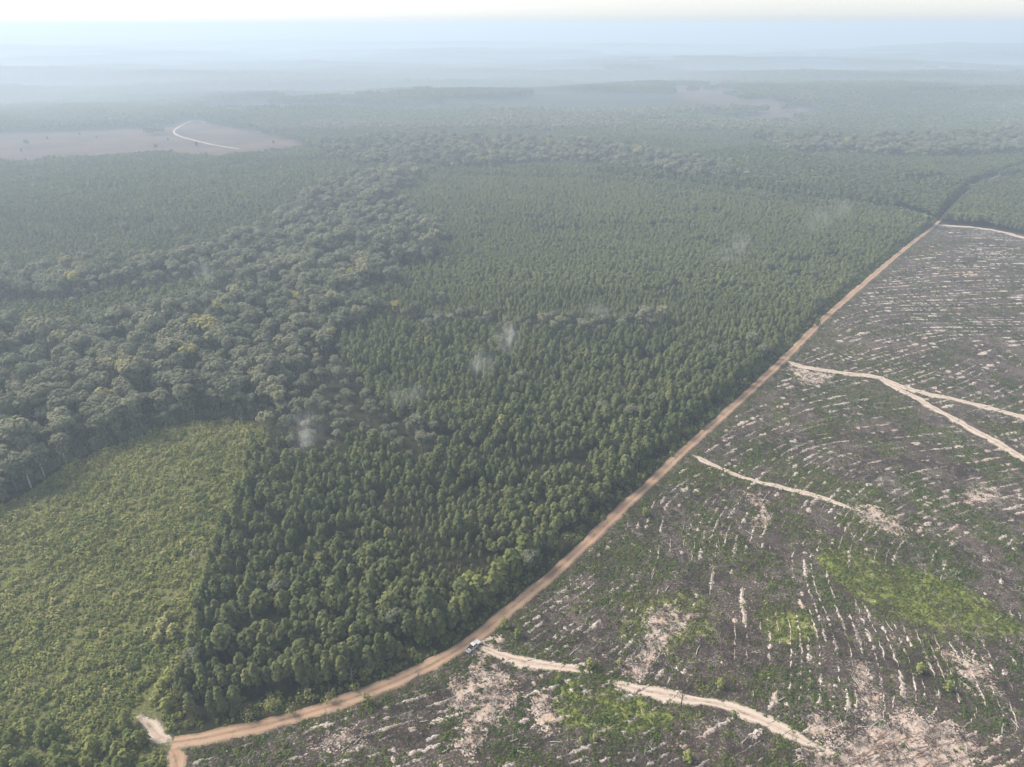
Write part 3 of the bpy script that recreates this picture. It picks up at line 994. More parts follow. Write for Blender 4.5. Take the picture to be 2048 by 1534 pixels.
# ------------------------------------------------------------------ brush of the green field
BUSH = [qmesh('bush_leaves', bush_q(300 + i, 46, 1.0 + .25 * (i % 3), 1.0), BRUSH) for i in range(6)]
def rand_in(poly, n, zf=None):
    lo, hi = poly.min(0), poly.max(0)
    out_x, out_y = [], []
    while sum(map(len, out_x)) < n:
        x, y = rng.uniform(lo[0], hi[0], n), rng.uniform(lo[1], hi[1], n)
        k = inside(x, y, poly)
        out_x.append(x[k]); out_y.append(y[k])
    return np.concatenate(out_x)[:n], np.concatenate(out_y)[:n]
bx, by = rand_in(FIELD, 150000)
kk = in_frame(bx, by, 0, 120) & np.all([dist_line(bx, by, ln) > wd * .5 for ln, wd, _ in SPURS[:2]], 0)
bx, by = bx[kk], by[kk]
dn = fbm(bx / 7, by / 7, 111, 3)
kk = rng.random(len(bx)) < np.clip((dn - .30) * 2.2, .16, .6)
bx, by, dn = bx[kk], by[kk], dn[kk]
bs = np.clip(rng.lognormal(-.50, .42, len(bx)), .25, 1.7) * (.75 + .6 * dn)
bt = np.clip(.45 + 1.0 * (fbm(bx / 24, by / 24, 117, 3) - .5) + rng.normal(0, .30, len(bx)), 0, 1)
bd_ = dist_line(bx, by, EDGE_L)
order = np.argsort(-np.where(in_frame(bx, by, 0, -5), bs / cam_d(bx, by), 0))
ind = order[:230]
msk = np.zeros(len(bx), bool)
msk[ind] = True
bz = terrain(bx, by)
for i in ind:
    lab = ('dark green' if bt[i] < .3 else 'straw coloured' if bt[i] > .8 else 'yellow green') + ' rounded shrub in the brushy field ' + ('beside the lower left thicket' if by[i] < 165 else 'close to the pine block' if bd_[i] < 22 else 'up near the wood edge' if by[i] > 250 else 'out in its open middle')
    o = link('shrub', BUSH[i % 6])
    o.location = (bx[i], by[i], bz[i] - .1)
    o.rotation_euler = (0, 0, rng.uniform(0, 6.28))
    o.scale = (bs[i] * 1.1, bs[i] * 1.1, bs[i])
    o['tint'] = float(bt[i])
    tag(o, lab, 'shrub', 'large shrubs of the brushy field')
kk = ~msk
scatter('brush', np.stack([bx[kk], by[kk], bz[kk] - .1], 1), rng.uniform(0, 6.28, kk.sum()), np.stack([bs[kk], bs[kk], bs[kk] * 1.15], 1), bt[kk], BUSH)

# shrubby wood edge above the green field
ex, ey = rand_in(np.array([at(*p) for p in [(-60, 1010), (0, 1000), (150, 915), (330, 848), (420, 834), (560, 836), (560, 790), (400, 790), (300, 800), (120, 860), (-60, 950)]]), 1500)
k = ~inside(ex, ey, FIELD)
ex, ey = ex[k], ey[k]
es = np.clip(rng.lognormal(.75, .35, len(ex)), .8, 3.6)
scatter('wood_edge_shrubs', np.stack([ex, ey, terrain(ex, ey)], 1), rng.uniform(0, 6.28, len(ex)), np.stack([es * .8, es * .8, es * 1.5], 1), np.clip(rng.normal(.1, .12, len(ex)), 0, 1), [qmesh('edge_shrub', bush_q(350 + i, 90, 1, 1, .38), HARD) for i in range(4)])

# ------------------------------------------------------------------ weeds and slash of the clear-cut
WEEDM = [qmesh('weed_clump_leaves', bush_q(400 + i, 30, .75, 1.0, .40), WEED) for i in range(6)]
cu, cv = rng.uniform(350, 2160, 420000), rng.uniform(455, 1640, 420000)
kx, ky = ats(np.stack([cu, cv], 1)[:1])[0], None
a_, b_ = (cu - 1024) / FPX, (767 - cv) / FPX
kq = -CAM_H / (-sp + b_ * cp)
wx, wy = a_ * kq, (cp + b_ * sp) * kq
# thin to even density on the ground out to 300 m, sparser beyond
area = kq ** 3
prob = np.clip(area / (330.0 ** 3), 0, 1)
kk = (rng.random(len(wx)) < prob) & inside(wx, wy, CUT) & (dist_line(wx, wy, ROAD[::3]) > rng.uniform(2.3, 4.2, len(wx)))
wx, wy = wx[kk], wy[kk]
kk = np.all([dist_line(wx, wy, ln) > wd * np.where(dist_line(wx, wy, [at(1180, 1346), at(1222, 1364)]) < 3.5, 0, rng.uniform(.22, .56, len(wx))) for ln, wd, _ in SPURS], 0)
wx, wy = wx[kk], wy[kk]
lush_ = np.max([soft_poly(wx, wy, p, 7.0) for p in GREEN], 0)
sandy = np.max([soft_poly(wx, wy, p, 2.0) for p in SAND], 0)
pr = np.clip((fbm(wx / 13, wy / 13, 121, 4) - .39) * 4.5, .08, 1)
pr = np.maximum(pr, lush_) * (1 - .8 * sandy)
droad_ = dist_line(wx, wy, ROAD[::3])
pr = np.maximum(pr, .6 * (droad_ < 9))
pr = np.maximum(pr, .9 * (dist_line(wx, wy, [at(1180, 1346), at(1222, 1364)]) < 4.5))
for ln, wd, _ in SPURS[2:6]:
    dd = dist_line(wx, wy, ln)
    pr = np.maximum(pr, .55 * ((dd > wd * .3) & (dd < wd * .75)))
kk = rng.random(len(wx)) < pr
wx, wy, lush_ = wx[kk], wy[kk], lush_[kk]
ws = np.clip(rng.lognormal(-.75, .4, len(wx)), .2, 1.3)
wt = np.clip(.38 + .9 * (fbm(wx / 30, wy / 30, 127, 3) - .5) + .25 * lush_ + rng.normal(0, .22, len(wx)), 0, 1)
wz = terrain(wx, wy)
wd2, wd3, wv = np.minimum(dist_line(wx, wy, SPURS[2][0]), dist_line(wx, wy, SPURS[3][0])), dist_line(wx, wy, ROAD[::2]), to_px(wx, wy, 0)[1]
order = np.argsort(-np.where(in_frame(wx, wy, 0, -5), ws / cam_d(wx, wy), 0))
ind = order[:220]
msk = np.zeros(len(wx), bool)
msk[ind] = True
for i in ind:
    lab = ('dark green' if wt[i] < .3 else 'straw coloured' if wt[i] > .8 else 'leafy green') + ' weed clump ' + ('in the bright yellow green patch' if lush_[i] > .5 else 'beside the pale sand track' if wd2[i] < 6 else 'on dark ground below the pale sand track' if wv[i] > 1400 else 'by the edge of the red road' if wd3[i] < 10 else 'among the pale furrows above the sand track')
    o = link('weed_clump', WEEDM[i % 6])
    o.location = (wx[i], wy[i], wz[i] - .05)
    o.rotation_euler = (0, 0, rng.uniform(0, 6.28))
    o.scale = (ws[i], ws[i], ws[i])
    o['tint'] = float(wt[i])
    tag(o, lab, 'weed clump', 'large weed clumps of the clear-cut')
kk = ~msk
scatter('weeds', np.stack([wx[kk], wy[kk], wz[kk] - .05], 1), rng.uniform(0, 6.28, kk.sum()), ws[kk], wt[kk], WEEDM)

def slash_mesh(seed, mat, n=11):
    rg = random.Random(seed)
    m = MB()
    for i in range(n):
        L = rg.uniform(.4, 1.5)
        a = rg.uniform(0, 6.28)
        x, y = rg.uniform(-.9, .9), rg.uniform(-.9, .9)
        z = rg.uniform(.03, .35)
        q = rg.uniform(-.15, .3)
        m.tube([(x, y, z), (x + math.cos(a) * L, y + math.sin(a) * L, max(.02, z + q * L))], [rg.uniform(.025, .06), .015], 3, cap=False)
    return m.mesh('slash_sticks', [mat])
SL1 = [slash_mesh(i, DEADWOOD) for i in range(4)]
SL2 = [slash_mesh(20 + i, DARKWOOD, 16) for i in range(4)]
for nm, msh, n, sd in (('pale_slash', SL1, 3500, 131), ('dark_slash', SL2, 16000, 137)):
    u, v = rng.uniform(350, 2160, n * 6), rng.uniform(455, 1640, n * 6)
    a_, b_ = (u - 1024) / FPX, (767 - v) / FPX
    kq = -CAM_H / (-sp + b_ * cp)
    x, y = a_ * kq, (cp + b_ * sp) * kq
    pr = np.clip(kq ** 3 / 330.0 ** 3, 0, 1) * np.clip((fbm(x / 11, y / 11, sd, 3) - .38) * 3 + np.max([soft_poly(x, y, p, 3.0) for p in SAND], 0), .04, 1)
    k = (rng.random(len(x)) < pr) & inside(x, y, CUT) & (dist_line(x, y, ROAD[::3]) > 6)
    x, y = x[k], y[k]
    k = np.all([dist_line(x, y, ln) > wd * .5 for ln, wd, _ in SPURS], 0)
    x, y = x[k][:n], y[k][:n]
    scatter(nm, np.stack([x, y, terrain(x, y)], 1), rng.uniform(0, 6.28, len(x)), rng.uniform(.6, 1.3, len(x)), rng.random(len(x)), msh)
# undergrowth along the road foot of the pine block
s_ = rng.integers(0, len(ROAD) // 2, 2600)
t_ = np.gradient(ROAD, axis=0)
t_ /= np.linalg.norm(t_, axis=1, keepdims=True)
off = rng.uniform(3.2, 8.5, len(s_))
ux = ROAD[s_, 0] - t_[s_, 1] * off + rng.normal(0, 1.5, len(s_))
uy = ROAD[s_, 1] + t_[s_, 0] * off + rng.normal(0, 1.5, len(s_))
k = dist_line(ux, uy, ROAD) > 2.7
ux, uy = ux[k], uy[k]
us = np.clip(rng.lognormal(-.3, .4, len(ux)), .3, 2)
scatter('roadside_undergrowth', np.stack([ux, uy, terrain(ux, uy)], 1), rng.uniform(0, 6.28, len(ux)), np.stack([us, us, us * 1.2], 1), np.clip(rng.normal(.25, .2, len(ux)), 0, 1), BUSH)

# ------------------------------------------------------------------ single plants and dead wood
def bare_tree(seed, H, mat, nb=9, r0=.09):
    rg = random.Random(seed)
    tr, br = MB(), MB()
    lx, ly = rg.uniform(-.5, .5), rg.uniform(-.5, .5)
    tr.tube([(0, 0, -.3), (lx * .3, ly * .3, H * .5), (lx, ly, H)], [r0, r0 * .65, r0 * .2], 6)
    for i in range(nb):
        k = rg.uniform(.3, .95)
        a = rg.uniform(0, 6.28)
        L = H * rg.uniform(.12, .3) * (1.2 - k * .6)
        b = (lx * k, ly * k, H * k)
        e = (b[0] + math.cos(a) * L, b[1] + math.sin(a) * L, b[2] + L * rg.uniform(.4, 1.1))
        br.tube([b, e], [r0 * .45, r0 * .15], 4)
        for j in range(2):
            a2 = a + rg.uniform(-.9, .9)
            f = [b[q] + (e[q] - b[q]) * .6 for q in range(3)]
            br.tube([f, (f[0] + math.cos(a2) * L * .5, f[1] + math.sin(a2) * L * .5, f[2] + L * .45)], [r0 * .25, r0 * .1], 3)
    return tr.mesh('bare_trunk', [mat]), br.mesh('bare_branches', [mat])

def put_bare(u, v, H, mat, lab, nm='bare_sapling', cat='sapling', group=None, leaf=0, tint=.8, r0=.09):
    x, y = at(u, v)
    sd = int(u * 7 + v)
    a, b = bare_tree(sd, H, mat, 10, r0)
    t = thing(nm, lab, cat, (x, y, float(terrain(x, y))), random.uniform(0, 6.28), group=group)
    link('trunk', a, t)
    link('branches', b, t)
    if leaf:
        Q = hard_crown_q(sd, H, H * .3, 6, leaf, .42)
        Q[..., 2] = Q[..., 2].clip(H * .3)
        o = link('crown', qmesh('thin_crown', Q, BRUSH), t)
        o['tint'] = tint

GS = 'thin pale saplings along the red road'
for u, v, H, lf in ((545, 1425, 6.5, 14), (618, 1400, 5.5, 12), (705, 1368, 7.5, 0), (742, 1350, 6, 16), (660, 1405, 5, 9), (584, 1430, 4.6, 8), (500, 1440, 5.2, 10), (735, 1408, 5.5, 12), (655, 1440, 6, 0), (350, 1400, 6, 12), (372, 1372, 5.5, 12)):
    put_bare(u, v, H, DEADWOOD, ('thin pale sapling with sparse leaves' if lf else 'bare grey sapling without leaves') + ' at the verge of the red road', group=GS, leaf=lf)
put_bare(1362, 1412, 8.5, DARKWOOD, 'dark dead snag standing alone beside the pale sand track', 'dead_snag', 'dead tree', r0=.2)
put_bare(838, 1378, 9.0, GREYBARK, 'tall thin grey snag at the near verge of the road below the parked truck', 'dead_snag', 'dead tree', r0=.15)
put_bare(818, 1452, 7.0, DEADWOOD, 'bleached bare tree standing in the cutover below the road bend', 'dead_snag', 'dead tree', r0=.14)
put_bare(1690, 1440, 7.0, DEADWOOD, 'slim bleached snag beside the pile of raked slash', 'dead_snag', 'dead tree', r0=.1)

for u, v, H in ((120, 735, 17), (300, 700, 18), (470, 640, 18), (380, 760, 17), (205, 820, 17), (560, 700, 17), (90, 850, 17), (660, 560, 19)):
    put_bare(u, v + 38, H, DEADWOOD, 'tall bleached dead tree among the crowns ' + ('at the left of the wood' if u < 250 else 'in the middle of the wood' if u < 500 else 'at the right of the wood'), 'dead_tree', 'dead tree', 'dead trees standing in the broadleaf wood', r0=.26)
SAPQ = [qmesh('sapling_leaves', pine_crown_q(500 + i, 5.2, 4.8, 1.25, 130, .5), BRUSH) for i in range(4)]
SAPT = [trunk_mesh('sapling_stem', 4.6, .07, 60 + i, BARK, 0, .15) for i in range(2)]
def sapling(u, v, s, tint, lab, group=None, wide=1.0):
    x, y = at(u, v)
    t = thing('leafy_sapling', lab, 'sapling', (x, y, float(terrain(x, y))), random.uniform(0, 6.28), (s * wide, s * wide, s), group)
    o = link('crown', SAPQ[int(u) % 4], t)
    o['tint'] = tint
    link('trunk', SAPT[int(u) % 2], t)
GB = 'leafy young trees at the lower left corner'
for i in range(70):
    u, v = random.uniform(-30, 318), random.uniform(1452, 1625)
    if v < 1452 + .35 * max(0, 140 - u) * .2:
        continue
    SZ, TN = random.uniform(.75, 1.45), random.uniform(.05, .45)
    sapling(u, v, SZ, TN, ('pale ' if TN > .45 else 'dark ' if TN < .3 else '') + 'green young tree in the lower left thicket ' + ('at the picture corner' if u < 110 else 'nearest the road junction' if u > 230 else 'in its middle') + (', tall' if SZ > 1.15 else ', low' if SZ < .95 else ''), GB, 1.35)
GR = 'young trees at the foot of the pine block by the road'
for u, v, s, tn_ in ((930, 1225, 2.3, .7), (955, 1208, 2.6, .62), (985, 1190, 2.3, .55), (912, 1240, 2.0, .66), (1000, 1175, 2.7, .4), (1020, 1160, 2.8, .3), (940, 1195, 2.4, .75), (870, 1262, 1.9, .5), (845, 1285, 1.8, .45), (1045, 1130, 2.8, .3)):
    sapling(u, v, s, tn_ * .6, 'tall light green young tree at the road edge of the pine block above the truck', GR, 1.2)
for u, v, s, tn_, lab in ((1290, 1032, .85, .35, 'round green bush on the cutover side of the straight road'),
                          (1240, 1330, .6, .85, 'straw green shrub where the pale track fades out'), (1180, 1335, .8, .8, 'pale bushy shrub at the end of the first pale track'),
                          (1440, 1375, .75, .7, 'small pale green sapling on the upper edge of the pale track'), (1620, 1375, .5, .2, 'small dark sapling amid the pale furrows'),
                          (1838, 1345, .8, .75, 'thin straw coloured sapling at the lower right among furrows'), (1895, 1380, .8, .4, 'grey green shrub at the lower right edge of the raked slash'),
                          (1375, 1520, .8, .6, 'pale green bush at the bottom of the picture left of the raked slash'), (1634, 652, 1.1, .1, 'small dark bush standing on the far edge of the straight road'),
                          (1162, 1485, .45, .9, 'small straw coloured shrub alone on dark ground below the pale track'), (1190, 1480, .5, .85, 'straw coloured twin shrub right of the small one below the pale track'),
                          (1010, 1255, .9, .35, 'green bush beside the turnout across from the truck'), (1035, 1275, .8, .25, 'dark green bush right of the turnout, by the pale mound')):
    sapling(u, v, s, tn_, lab, None, 1.5)

for u, v, s, tn_ in ((330, 1262, 1.1, .98), (352, 1275, 1.2, .9), (318, 1285, .9, .95), (340, 1245, 1.0, .85), (328, 1385, 1.1, .7), (345, 1368, 1.2, .6), (318, 1402, .9, .75), (335, 1420, 1.0, .5)):
    sapling(u, v, s, tn_, ('pale straw shrub' if tn_ > .8 else 'soft green shrub') + ' on the brushy margin at the left foot of the pine block', 'shrubs at the left foot of the pine block', 1.7)

def brush_pile(u, v, s, lab):
    x, y = at(u, v)
    rg = random.Random(int(u))
    m = MB()
    for i in range(60):
        r_ = s * math.sqrt(rg.random())
        a, b = rg.uniform(0, 6.28), rg.uniform(0, 6.28)
        L = rg.uniform(.8, 2.2)
        h = max(.05, (1 - r_ / s) * .9 * rg.random() + .05)
        m.tube([(r_ * math.cos(a), r_ * math.sin(a) * .7, h), (r_ * math.cos(a) + L * math.cos(b), r_ * math.sin(a) * .7 + L * math.sin(b), h + rg.uniform(-.1, .6))], [rg.uniform(.04, .1), .03], 4, cap=False)
    o = link('brush_pile', m.mesh('brush_pile', [DEADWOOD]))
    o.location = (x, y, float(terrain(x, y)))
    tag(o, lab, 'brush pile')
brush_pile(78, 1362, 3.6, 'grey heap of dead branches low in the green brushy field')
brush_pile(140, 1092, 3.2, 'grey heap of dead branches in the middle of the green field')
brush_pile(215, 1400, 1.8, 'small grey heap of dead sticks above the pale turnout')
brush_pile(385, 1110, 2.4, 'grey heap of dead branches near the pine block edge')
brush_pile(350, 955, 1.6, 'small pinkish grey brush heap at the upper end of the green field')
brush_pile(1900, 1150, 5.0, 'broad tangle of bleached branches above the bright green patch')
brush_pile(1760, 1455, 3.2, 'bleached branch heap on the raked sand at the lower right')

LOGM = []
for i in range(4):
    m = MB()
    L = 2.4 + .7 * i
    m.tube([(-L / 2, 0, .16), (0, .12 * (i - 1), .18), (L / 2, 0, .15)], [.16, .13, .09], 7)
    for q in (-.2, .25):
        m.tube([(L * q, 0, .2), (L * q + .3, .45, .45)], [.06, .03], 4)
    LOGM.append(m.mesh('log_wood', [DEADWOOD]))
rl = random.Random(5)
nlog = 0
while nlog < 40:
    u, v = rl.uniform(640, 2030), rl.uniform(1000, 1525)
    x, y = at(u, v)
    if not inside(np.array([x]), np.array([y]), CUT)[0] or dist_line(np.array([x]), np.array([y]), ROAD)[0] < 8 or any(dist_line(np.array([x]), np.array([y]), ln)[0] < 5 for ln, _, _ in SPURS):
        continue
    o = link('fallen_log', LOGM[nlog % 4])
    o.location = (x, y, float(terrain(x, y)) + .12)
    o.rotation_euler = (0, 0, row_angle(x, y) + rl.gauss(0, .5))
    tag(o, 'bleached log lying on the cutover ground right of the road', 'log', 'logs left lying in the clear-cut')
    nlog += 1

# raked slash with long poles at lower right
m = MB()
for i in range(46):
    u, v = rl.uniform(1690, 1890), rl.uniform(1465, 1545)
    x, y = at(u, v)
    a = row_angle(x, y) + rl.gauss(0, .12)
    L = rl.uniform(2, 7)
    m.tube([(x - math.cos(a) * L / 2, y - math.sin(a) * L / 2, rl.uniform(.08, .2)), (x + math.cos(a) * L / 2, y + math.sin(a) * L / 2, rl.uniform(.1, .55))], [.13, .06], 5)
link('raked_poles', m.mesh('raked_poles', [plain_mat('reddish_poles', (0.20, 0.13, 0.10), (0.36, 0.25, 0.20), 1.0)]), kind='stuff')

# pale mound by the turnout
mm = MB()
rg = np.random.default_rng(3)
rings = []
for k in range(6):
    t = k / 5
    rings.append([(1.9 * (1 - t) ** .8 * math.cos(a) * rg.uniform(.85, 1.15), 1.3 * (1 - t) ** .8 * math.sin(a) * rg.uniform(.85, 1.15), -.1 + 1.25 * math.sin(t * 1.57)) for a in np.linspace(0, 6.283, 13)[:-1]])
vs = [p for r_ in rings for p in r_]
fc = [(k * 12 + j, k * 12 + (j + 1) % 12, (k + 1) * 12 + (j + 1) % 12, (k + 1) * 12 + j) for k in range(5) for j in range(12)]
mm.add(vs, fc)
o = link('dirt_mound', mm.mesh('dirt_mound', [plain_mat('mound_earth', (0.33, 0.24, 0.19), (0.52, 0.45, 0.39), 1.6)]))
x, y = at(1001, 1282)
o.location = (x, y, float(terrain(x, y)))
tag(o, 'small pale earth mound beside the turnout, up the road from the truck', 'dirt mound')

# ------------------------------------------------------------------ the pickup truck
WHITE = plain_mat('white_paint', (0.50, 0.50, 0.50), rough=.3, spec=.5)
BLACK = plain_mat('black_plastic', (0.02, 0.02, 0.021), rough=.6, spec=.3)
GLASS = plain_mat('dark_glass', (0.012, 0.014, 0.016), rough=.08, spec=.6)
RUBBER = plain_mat('rubber', (0.025, 0.024, 0.023))
STEEL = plain_mat('rim_steel', (0.55, 0.55, 0.56), rough=.35, metallic=.8)
BEDM = plain_mat('bed_liner', (0.10, 0.10, 0.10), (0.16, 0.15, 0.14), 5)
LAMP = plain_mat('lamp_glass', (0.75, 0.76, 0.78), rough=.15, spec=.6)
TAIL = plain_mat('tail_glass', (0.40, 0.02, 0.02), rough=.2, spec=.5)
tx, ty = at(947, 1296)
p0, p1 = np.array(at(936, 1303)), np.array(at(959, 1282.5))
hd_ = math.atan2(*(p1 - p0)[::-1])
tk = thing('pickup_truck', 'white pickup truck with dark windows parked on the red dirt road at the bend', 'pickup truck', (tx, ty, float(terrain(tx, ty)) + .26), hd_, (1.0, 1.0, 1.0))
def part(nm, mb, mat, parent=tk):
    return link(nm, mb.mesh(nm, [mat]), parent)
def profile(mb, pts, y0, y1, b=.06):
    """side profile (x,z) extruded across the truck with a softened edge"""
    n = len(pts)
    cx, cz = sum(p[0] for p in pts) / n, sum(p[1] for p in pts) / n
    ins_ = [(cx + (p[0] - cx) * (1 - b / 2), cz + (p[1] - cz) * (1 - b)) for p in pts]
    vs = [(p[0], y0, p[1]) for p in ins_] + [(p[0], y0 + b, p[1]) for p in pts] + [(p[0], y1 - b, p[1]) for p in pts] + [(p[0], y1, p[1]) for p in ins_]
    fs = [tuple(range(n)), tuple(range(3 * n, 4 * n))[::-1]]
    for r_ in range(3):
        for k in range(n):
            fs.append((r_ * n + k, (r_ + 1) * n + k, (r_ + 1) * n + (k + 1) % n, r_ * n + (k + 1) % n))
    mb.add(vs, fs)
b = MB(); profile(b, [(2.85, .45), (2.9, .75), (2.82, 1.02), (2.0, 1.12), (1.25, 1.16), (1.25, .45)], -.97, .97); part('hood', b, WHITE)
b = MB(); profile(b, [(1.25, .42), (1.25, 1.16), (-.95, 1.16), (-.95, .42)], -.985, .985, .05); part('cab_body', b, WHITE)
b = MB(); profile(b, [(.62, 1.84), (.5, 1.90), (-.62, 1.90), (-.74, 1.84), (-.76, 1.80), (.66, 1.80)], -.76, .76, .05); part('roof', b, WHITE)
b = MB()
for s in (-1, 1):
    for xa, xb, xc, xd in ((1.22, 1.12, .58, .66), (.12, .02, .02, .12), (-.94, -.84, -.66, -.76)):
        b.add([(xa, s * .95, 1.15), (xb, s * .95, 1.15), (xc, s * .75, 1.82), (xd, s * .75, 1.82), (xa, s * .90, 1.15), (xb, s * .90, 1.15), (xc, s * .70, 1.82), (xd, s * .70, 1.82)],
              [(0, 1, 2, 3), (4, 7, 6, 5), (0, 3, 7, 4), (1, 5, 6, 2)])
part('pillars', b, WHITE)
def pane(nm, q, th=.02):
    q = [np.array(p, float) for p in q]
    n = np.cross(q[1] - q[0], q[3] - q[0]); n /= np.linalg.norm(n)
    m_ = MB(); m_.add(q + [p - n * th for p in q], [(0, 1, 2, 3), (7, 6, 5, 4), (0, 4, 5, 1), (1, 5, 6, 2), (2, 6, 7, 3), (3, 7, 4, 0)])
    return part(nm, m_, GLASS)
pane('windshield', [(1.2, -.9, 1.17), (1.2, .9, 1.17), (.62, .72, 1.8), (.62, -.72, 1.8)])
pane('rear_window', [(-.92, .88, 1.17), (-.92, -.88, 1.17), (-.73, -.7, 1.8), (-.73, .7, 1.8)])
for s in (-1, 1):
    pane('side_window', [(1.1, s * .93, 1.17), (.14, s * .93, 1.17), (.12, s * .74, 1.79), (.6, s * .74, 1.79)][::s])
    pane('side_window', [(.02, s * .93, 1.17), (-.83, s * .93, 1.17), (-.67, s * .74, 1.79), (.02, s * .74, 1.79)][::s])
b = MB(); b.box(-2.9, -.97, -.9, .9, .5, .62); part('bed_floor', b, BEDM)
for s in (-1, 1):
    b = MB(); b.box(-2.9, -.98, s * .93 - .055, s * .93 + .055, .42, 1.15, b=.03); part('bed_side', b, WHITE)
b = MB(); b.box(-2.96, -2.88, -.86, .86, .5, 1.13, b=.02); part('tailgate', b, WHITE)
b = MB(); b.box(-1.5, -1.02, -.88, .88, .85, 1.24, b=.04); part('toolbox', b, BLACK)
b = MB(); b.box(-2.35, -1.85, -.6, .5, .63, 1.0, b=.05); part('cargo_box', b, plain_mat('grey_plastic', (0.42, 0.42, 0.41)))
b = MB(); b.box(2.86, 3.02, -.97, .97, .42, .68, b=.04); part('front_bumper', b, STEEL)
b = MB(); b.box(-3.1, -2.97, -.95, .95, .42, .62, b=.03); part('rear_bumper', b, STEEL)
b = MB(); b.box(2.84, 2.93, -.6, .6, .7, .96, b=.02); part('grille', b, BLACK)
b = MB(); b.box(-2.8, 2.75, -.8, .8, .3, .44); part('chassis', b, BLACK)
for s in (-1, 1):
    b = MB(); b.box(2.78, 2.92, s * .78 - .15, s * .78 + .15, .74, .95, b=.02); part('headlight', b, LAMP)
    b = MB(); b.box(-2.99, -2.9, s * .925 - .05, s * .925 + .05, .75, 1.08, b=.01); part('tail_light', b, TAIL)
    b = MB(); b.box(.92, 1.08, s * 1.1 - .11, s * 1.1 + .11, 1.18, 1.36, b=.02); part('side_mirror', b, BLACK)
    for ax in (1.9, -1.85):
        b = MB()
        prof_ = [(.2, -.13), (.36, -.13), (.40, -.08), (.40, .08), (.36, .13), (.2, .13)]
        n = 18
        vs = [(ax + r_ * math.cos(6.2832 * k / n), s * .88 + yo, .40 + r_ * math.sin(6.2832 * k / n)) for k in range(n) for r_, yo in prof_]
        fs = [(k * 6 + j, k * 6 + (j + 1) % 6, ((k + 1) % n) * 6 + (j + 1) % 6, ((k + 1) % n) * 6 + j) for k in range(n) for j in range(6)]
        b.add(vs, fs)
        wh = part('wheel', b, RUBBER)
        b = MB(); b.tube([(ax, s * .80, .40), (ax, s * .985, .40)], [.215, .2], 14); part('rim', b, STEEL, wh)
o = tk

# ------------------------------------------------------------------ haze and drifting mist
def wisp(u, v, z, lx, ly, lz, rz, dens, lab, seed):
    x, y = at(u, v, z)
    m = NT('mist_vapour')
    tc = m.n('ShaderNodeTexCoord')
    ln = m.n('ShaderNodeVectorMath', operation='LENGTH')
    m.l(tc.outputs['Object'], ln.inputs[0])
    mp = m.n('ShaderNodeMapping')
    m.l(tc.outputs['Object'], mp.inputs[0])
    mp.inputs['Location'].default_value = (seed * 3.7, seed * 1.3, 0)
    mp.inputs['Rotation'].default_value = (.3, .7, .4)
    mp.inputs['Scale'].default_value = (1.5, 1.2, .85)
    nz = m.noise(mp.outputs[0], 1.5, 3, .5, .5)
    d = m.math('MULTIPLY', m.step(nz, .38, .80), m.math('SUBTRACT', 1.0, m.step(ln.outputs['Value'], .1, .98)))
    d = m.math('MULTIPLY', d, dens * .8)
    pv = m.n('ShaderNodeVolumePrincipled')
    pv.inputs['Color'].default_value = (.96, .96, .96, 1)
    m.l(d, pv.inputs['Density'])
    m.l(pv.outputs[0], m.out.inputs['Volume'])
    bm_ = MB()
    n, k = 12, 8
    vs = [(math.sin(math.pi * (i + .5) / k) * math.cos(6.2832 * j / n), math.sin(math.pi * (i + .5) / k) * math.sin(6.2832 * j / n), math.cos(math.pi * (i + .5) / k)) for i in range(k) for j in range(n)]
    fs = [(i * n + j, i * n + n + j, i * n + n + (j + 1) % n, i * n + (j + 1) % n) for i in range(k - 1) for j in range(n)] + [tuple(range(n)), tuple(range((k - 1) * n, k * n))[::-1]]
    bm_.add(vs, fs)
    o = link('mist_wisp', bm_.mesh('mist_wisp', [m.m]))
    o.location = (x, y, z)
    o.scale = (lx, ly, lz)
    o.rotation_euler = (0, 0, rz)
    tag(o, lab, 'mist', 'mist wisps over the forest')
wisp(606, 862, 22, 12, 13, 12, .3, .060, 'broad white mist wisp over the left side of the pine block', 1)
wisp(1016, 676, 24, 11, 12, 13, .2, .075, 'white mist wisp with a raised plume above the middle pines', 2)
wisp(962, 728, 23, 11, 11, 12, .9, .060, 'white mist wisp just below and left of the plume', 3)
wisp(815, 788, 20, 16, 12, 9, .2, .030, 'very faint mist wisp over the hollow in the pines', 4)
wisp(1640, 440, 25, 15, 20, 16, 2.2, .040, 'slanting mist wisp near the far end of the straight road', 5)
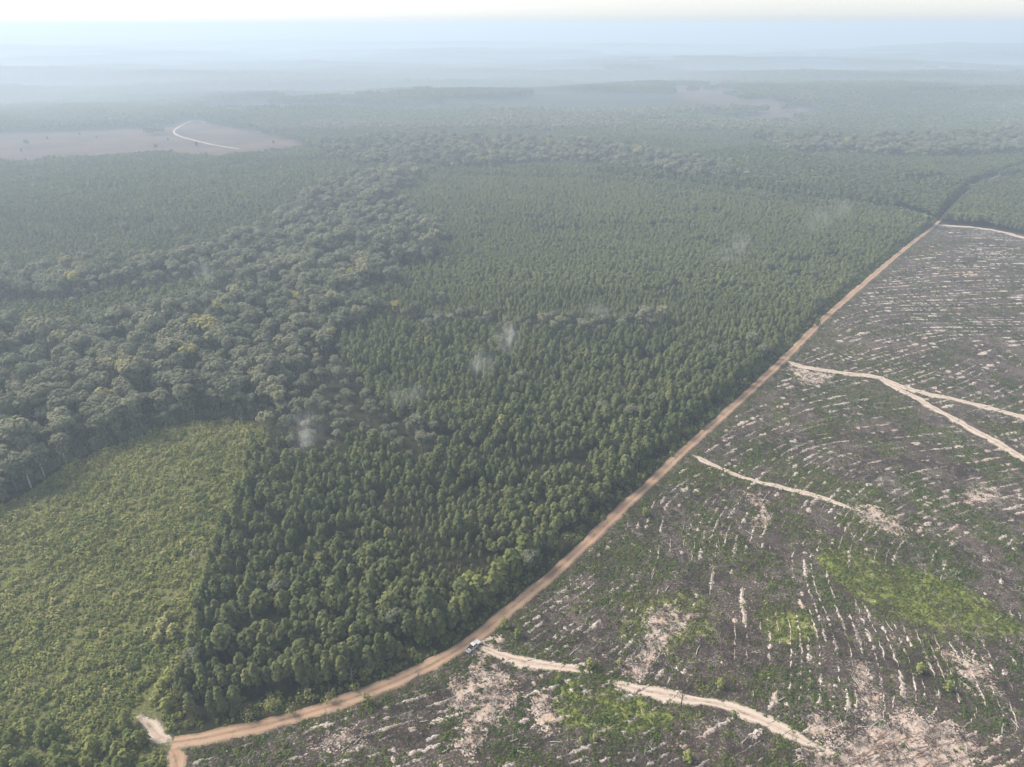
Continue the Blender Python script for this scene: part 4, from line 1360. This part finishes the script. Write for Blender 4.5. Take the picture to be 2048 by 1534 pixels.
wisp(1482, 484, 24, 10, 13, 13, 2.2, .055, 'small slanting mist wisp above the far pines', 6)
wisp(1684, 418, 25, 13, 16, 14, 2.2, .036, 'faint far mist wisp beside the dark cut line', 7)
wisp(1450, 512, 18, 28, 18, 9, .5, .018, 'faint low mist smear left of the small slanting wisp', 8)
wisp(408, 546, 24, 11, 12, 12, .4, .040, 'faint grey mist wisp over the left broadleaf wood', 9)
wisp(1195, 618, 18, 20, 14, 9, .1, .018, 'thin mist veil where the broadleaf line meets the pines', 10)

hz = MB()
hz.box(-46000, 46000, -3000, 33000, -70, CAM_H + 15)
m = NT('haze_air')
pv = m.n('ShaderNodeVolumePrincipled')
pv.inputs['Color'].default_value = (.66, .79, .95, 1)
pv.inputs['Density'].default_value = 0.00036
pv.inputs['Anisotropy'].default_value = 0.2
m.l(pv.outputs[0], m.out.inputs['Volume'])
m.m.cycles.homogeneous_volume = True
link('haze', hz.mesh('haze', [m.m]), kind='stuff')
# shallow mist lying over the far low ground, thinning out towards the drone
mb = MB()
yn, yf, zt, zb = 480.0, 32000.0, 24.0, -66.0
xs = 45000
mb.add([(-xs, yn, zb), (xs, yn, zb), (xs, yf, zb), (-xs, yf, zb), (-xs, yn, -1.5), (xs, yn, -1.5), (xs, 1600, zt), (-xs, 1600, zt), (xs, yf, zt), (-xs, yf, zt)],
       [(0, 3, 2, 1), (0, 1, 5, 4), (4, 5, 6, 7), (7, 6, 8, 9), (2, 3, 9, 8), (1, 2, 8, 6, 5), (0, 4, 7, 9, 3)])
m = NT('low_mist')
pv = m.n('ShaderNodeVolumePrincipled')
pv.inputs['Color'].default_value = (.70, .81, .93, 1)
pv.inputs['Density'].default_value = 0.0008
m.l(pv.outputs[0], m.out.inputs['Volume'])
m.m.cycles.homogeneous_volume = True
link('low_mist', mb.mesh('low_mist', [m.m]), kind='stuff')
print('pines', len(px_), 'hardwoods', len(hx), 'far patches', len(FX), 'brush', len(bx), 'weeds', len(wx), 'furrows', len(furrows), len(fm.f), 'gz', gz.min(), gz.max())
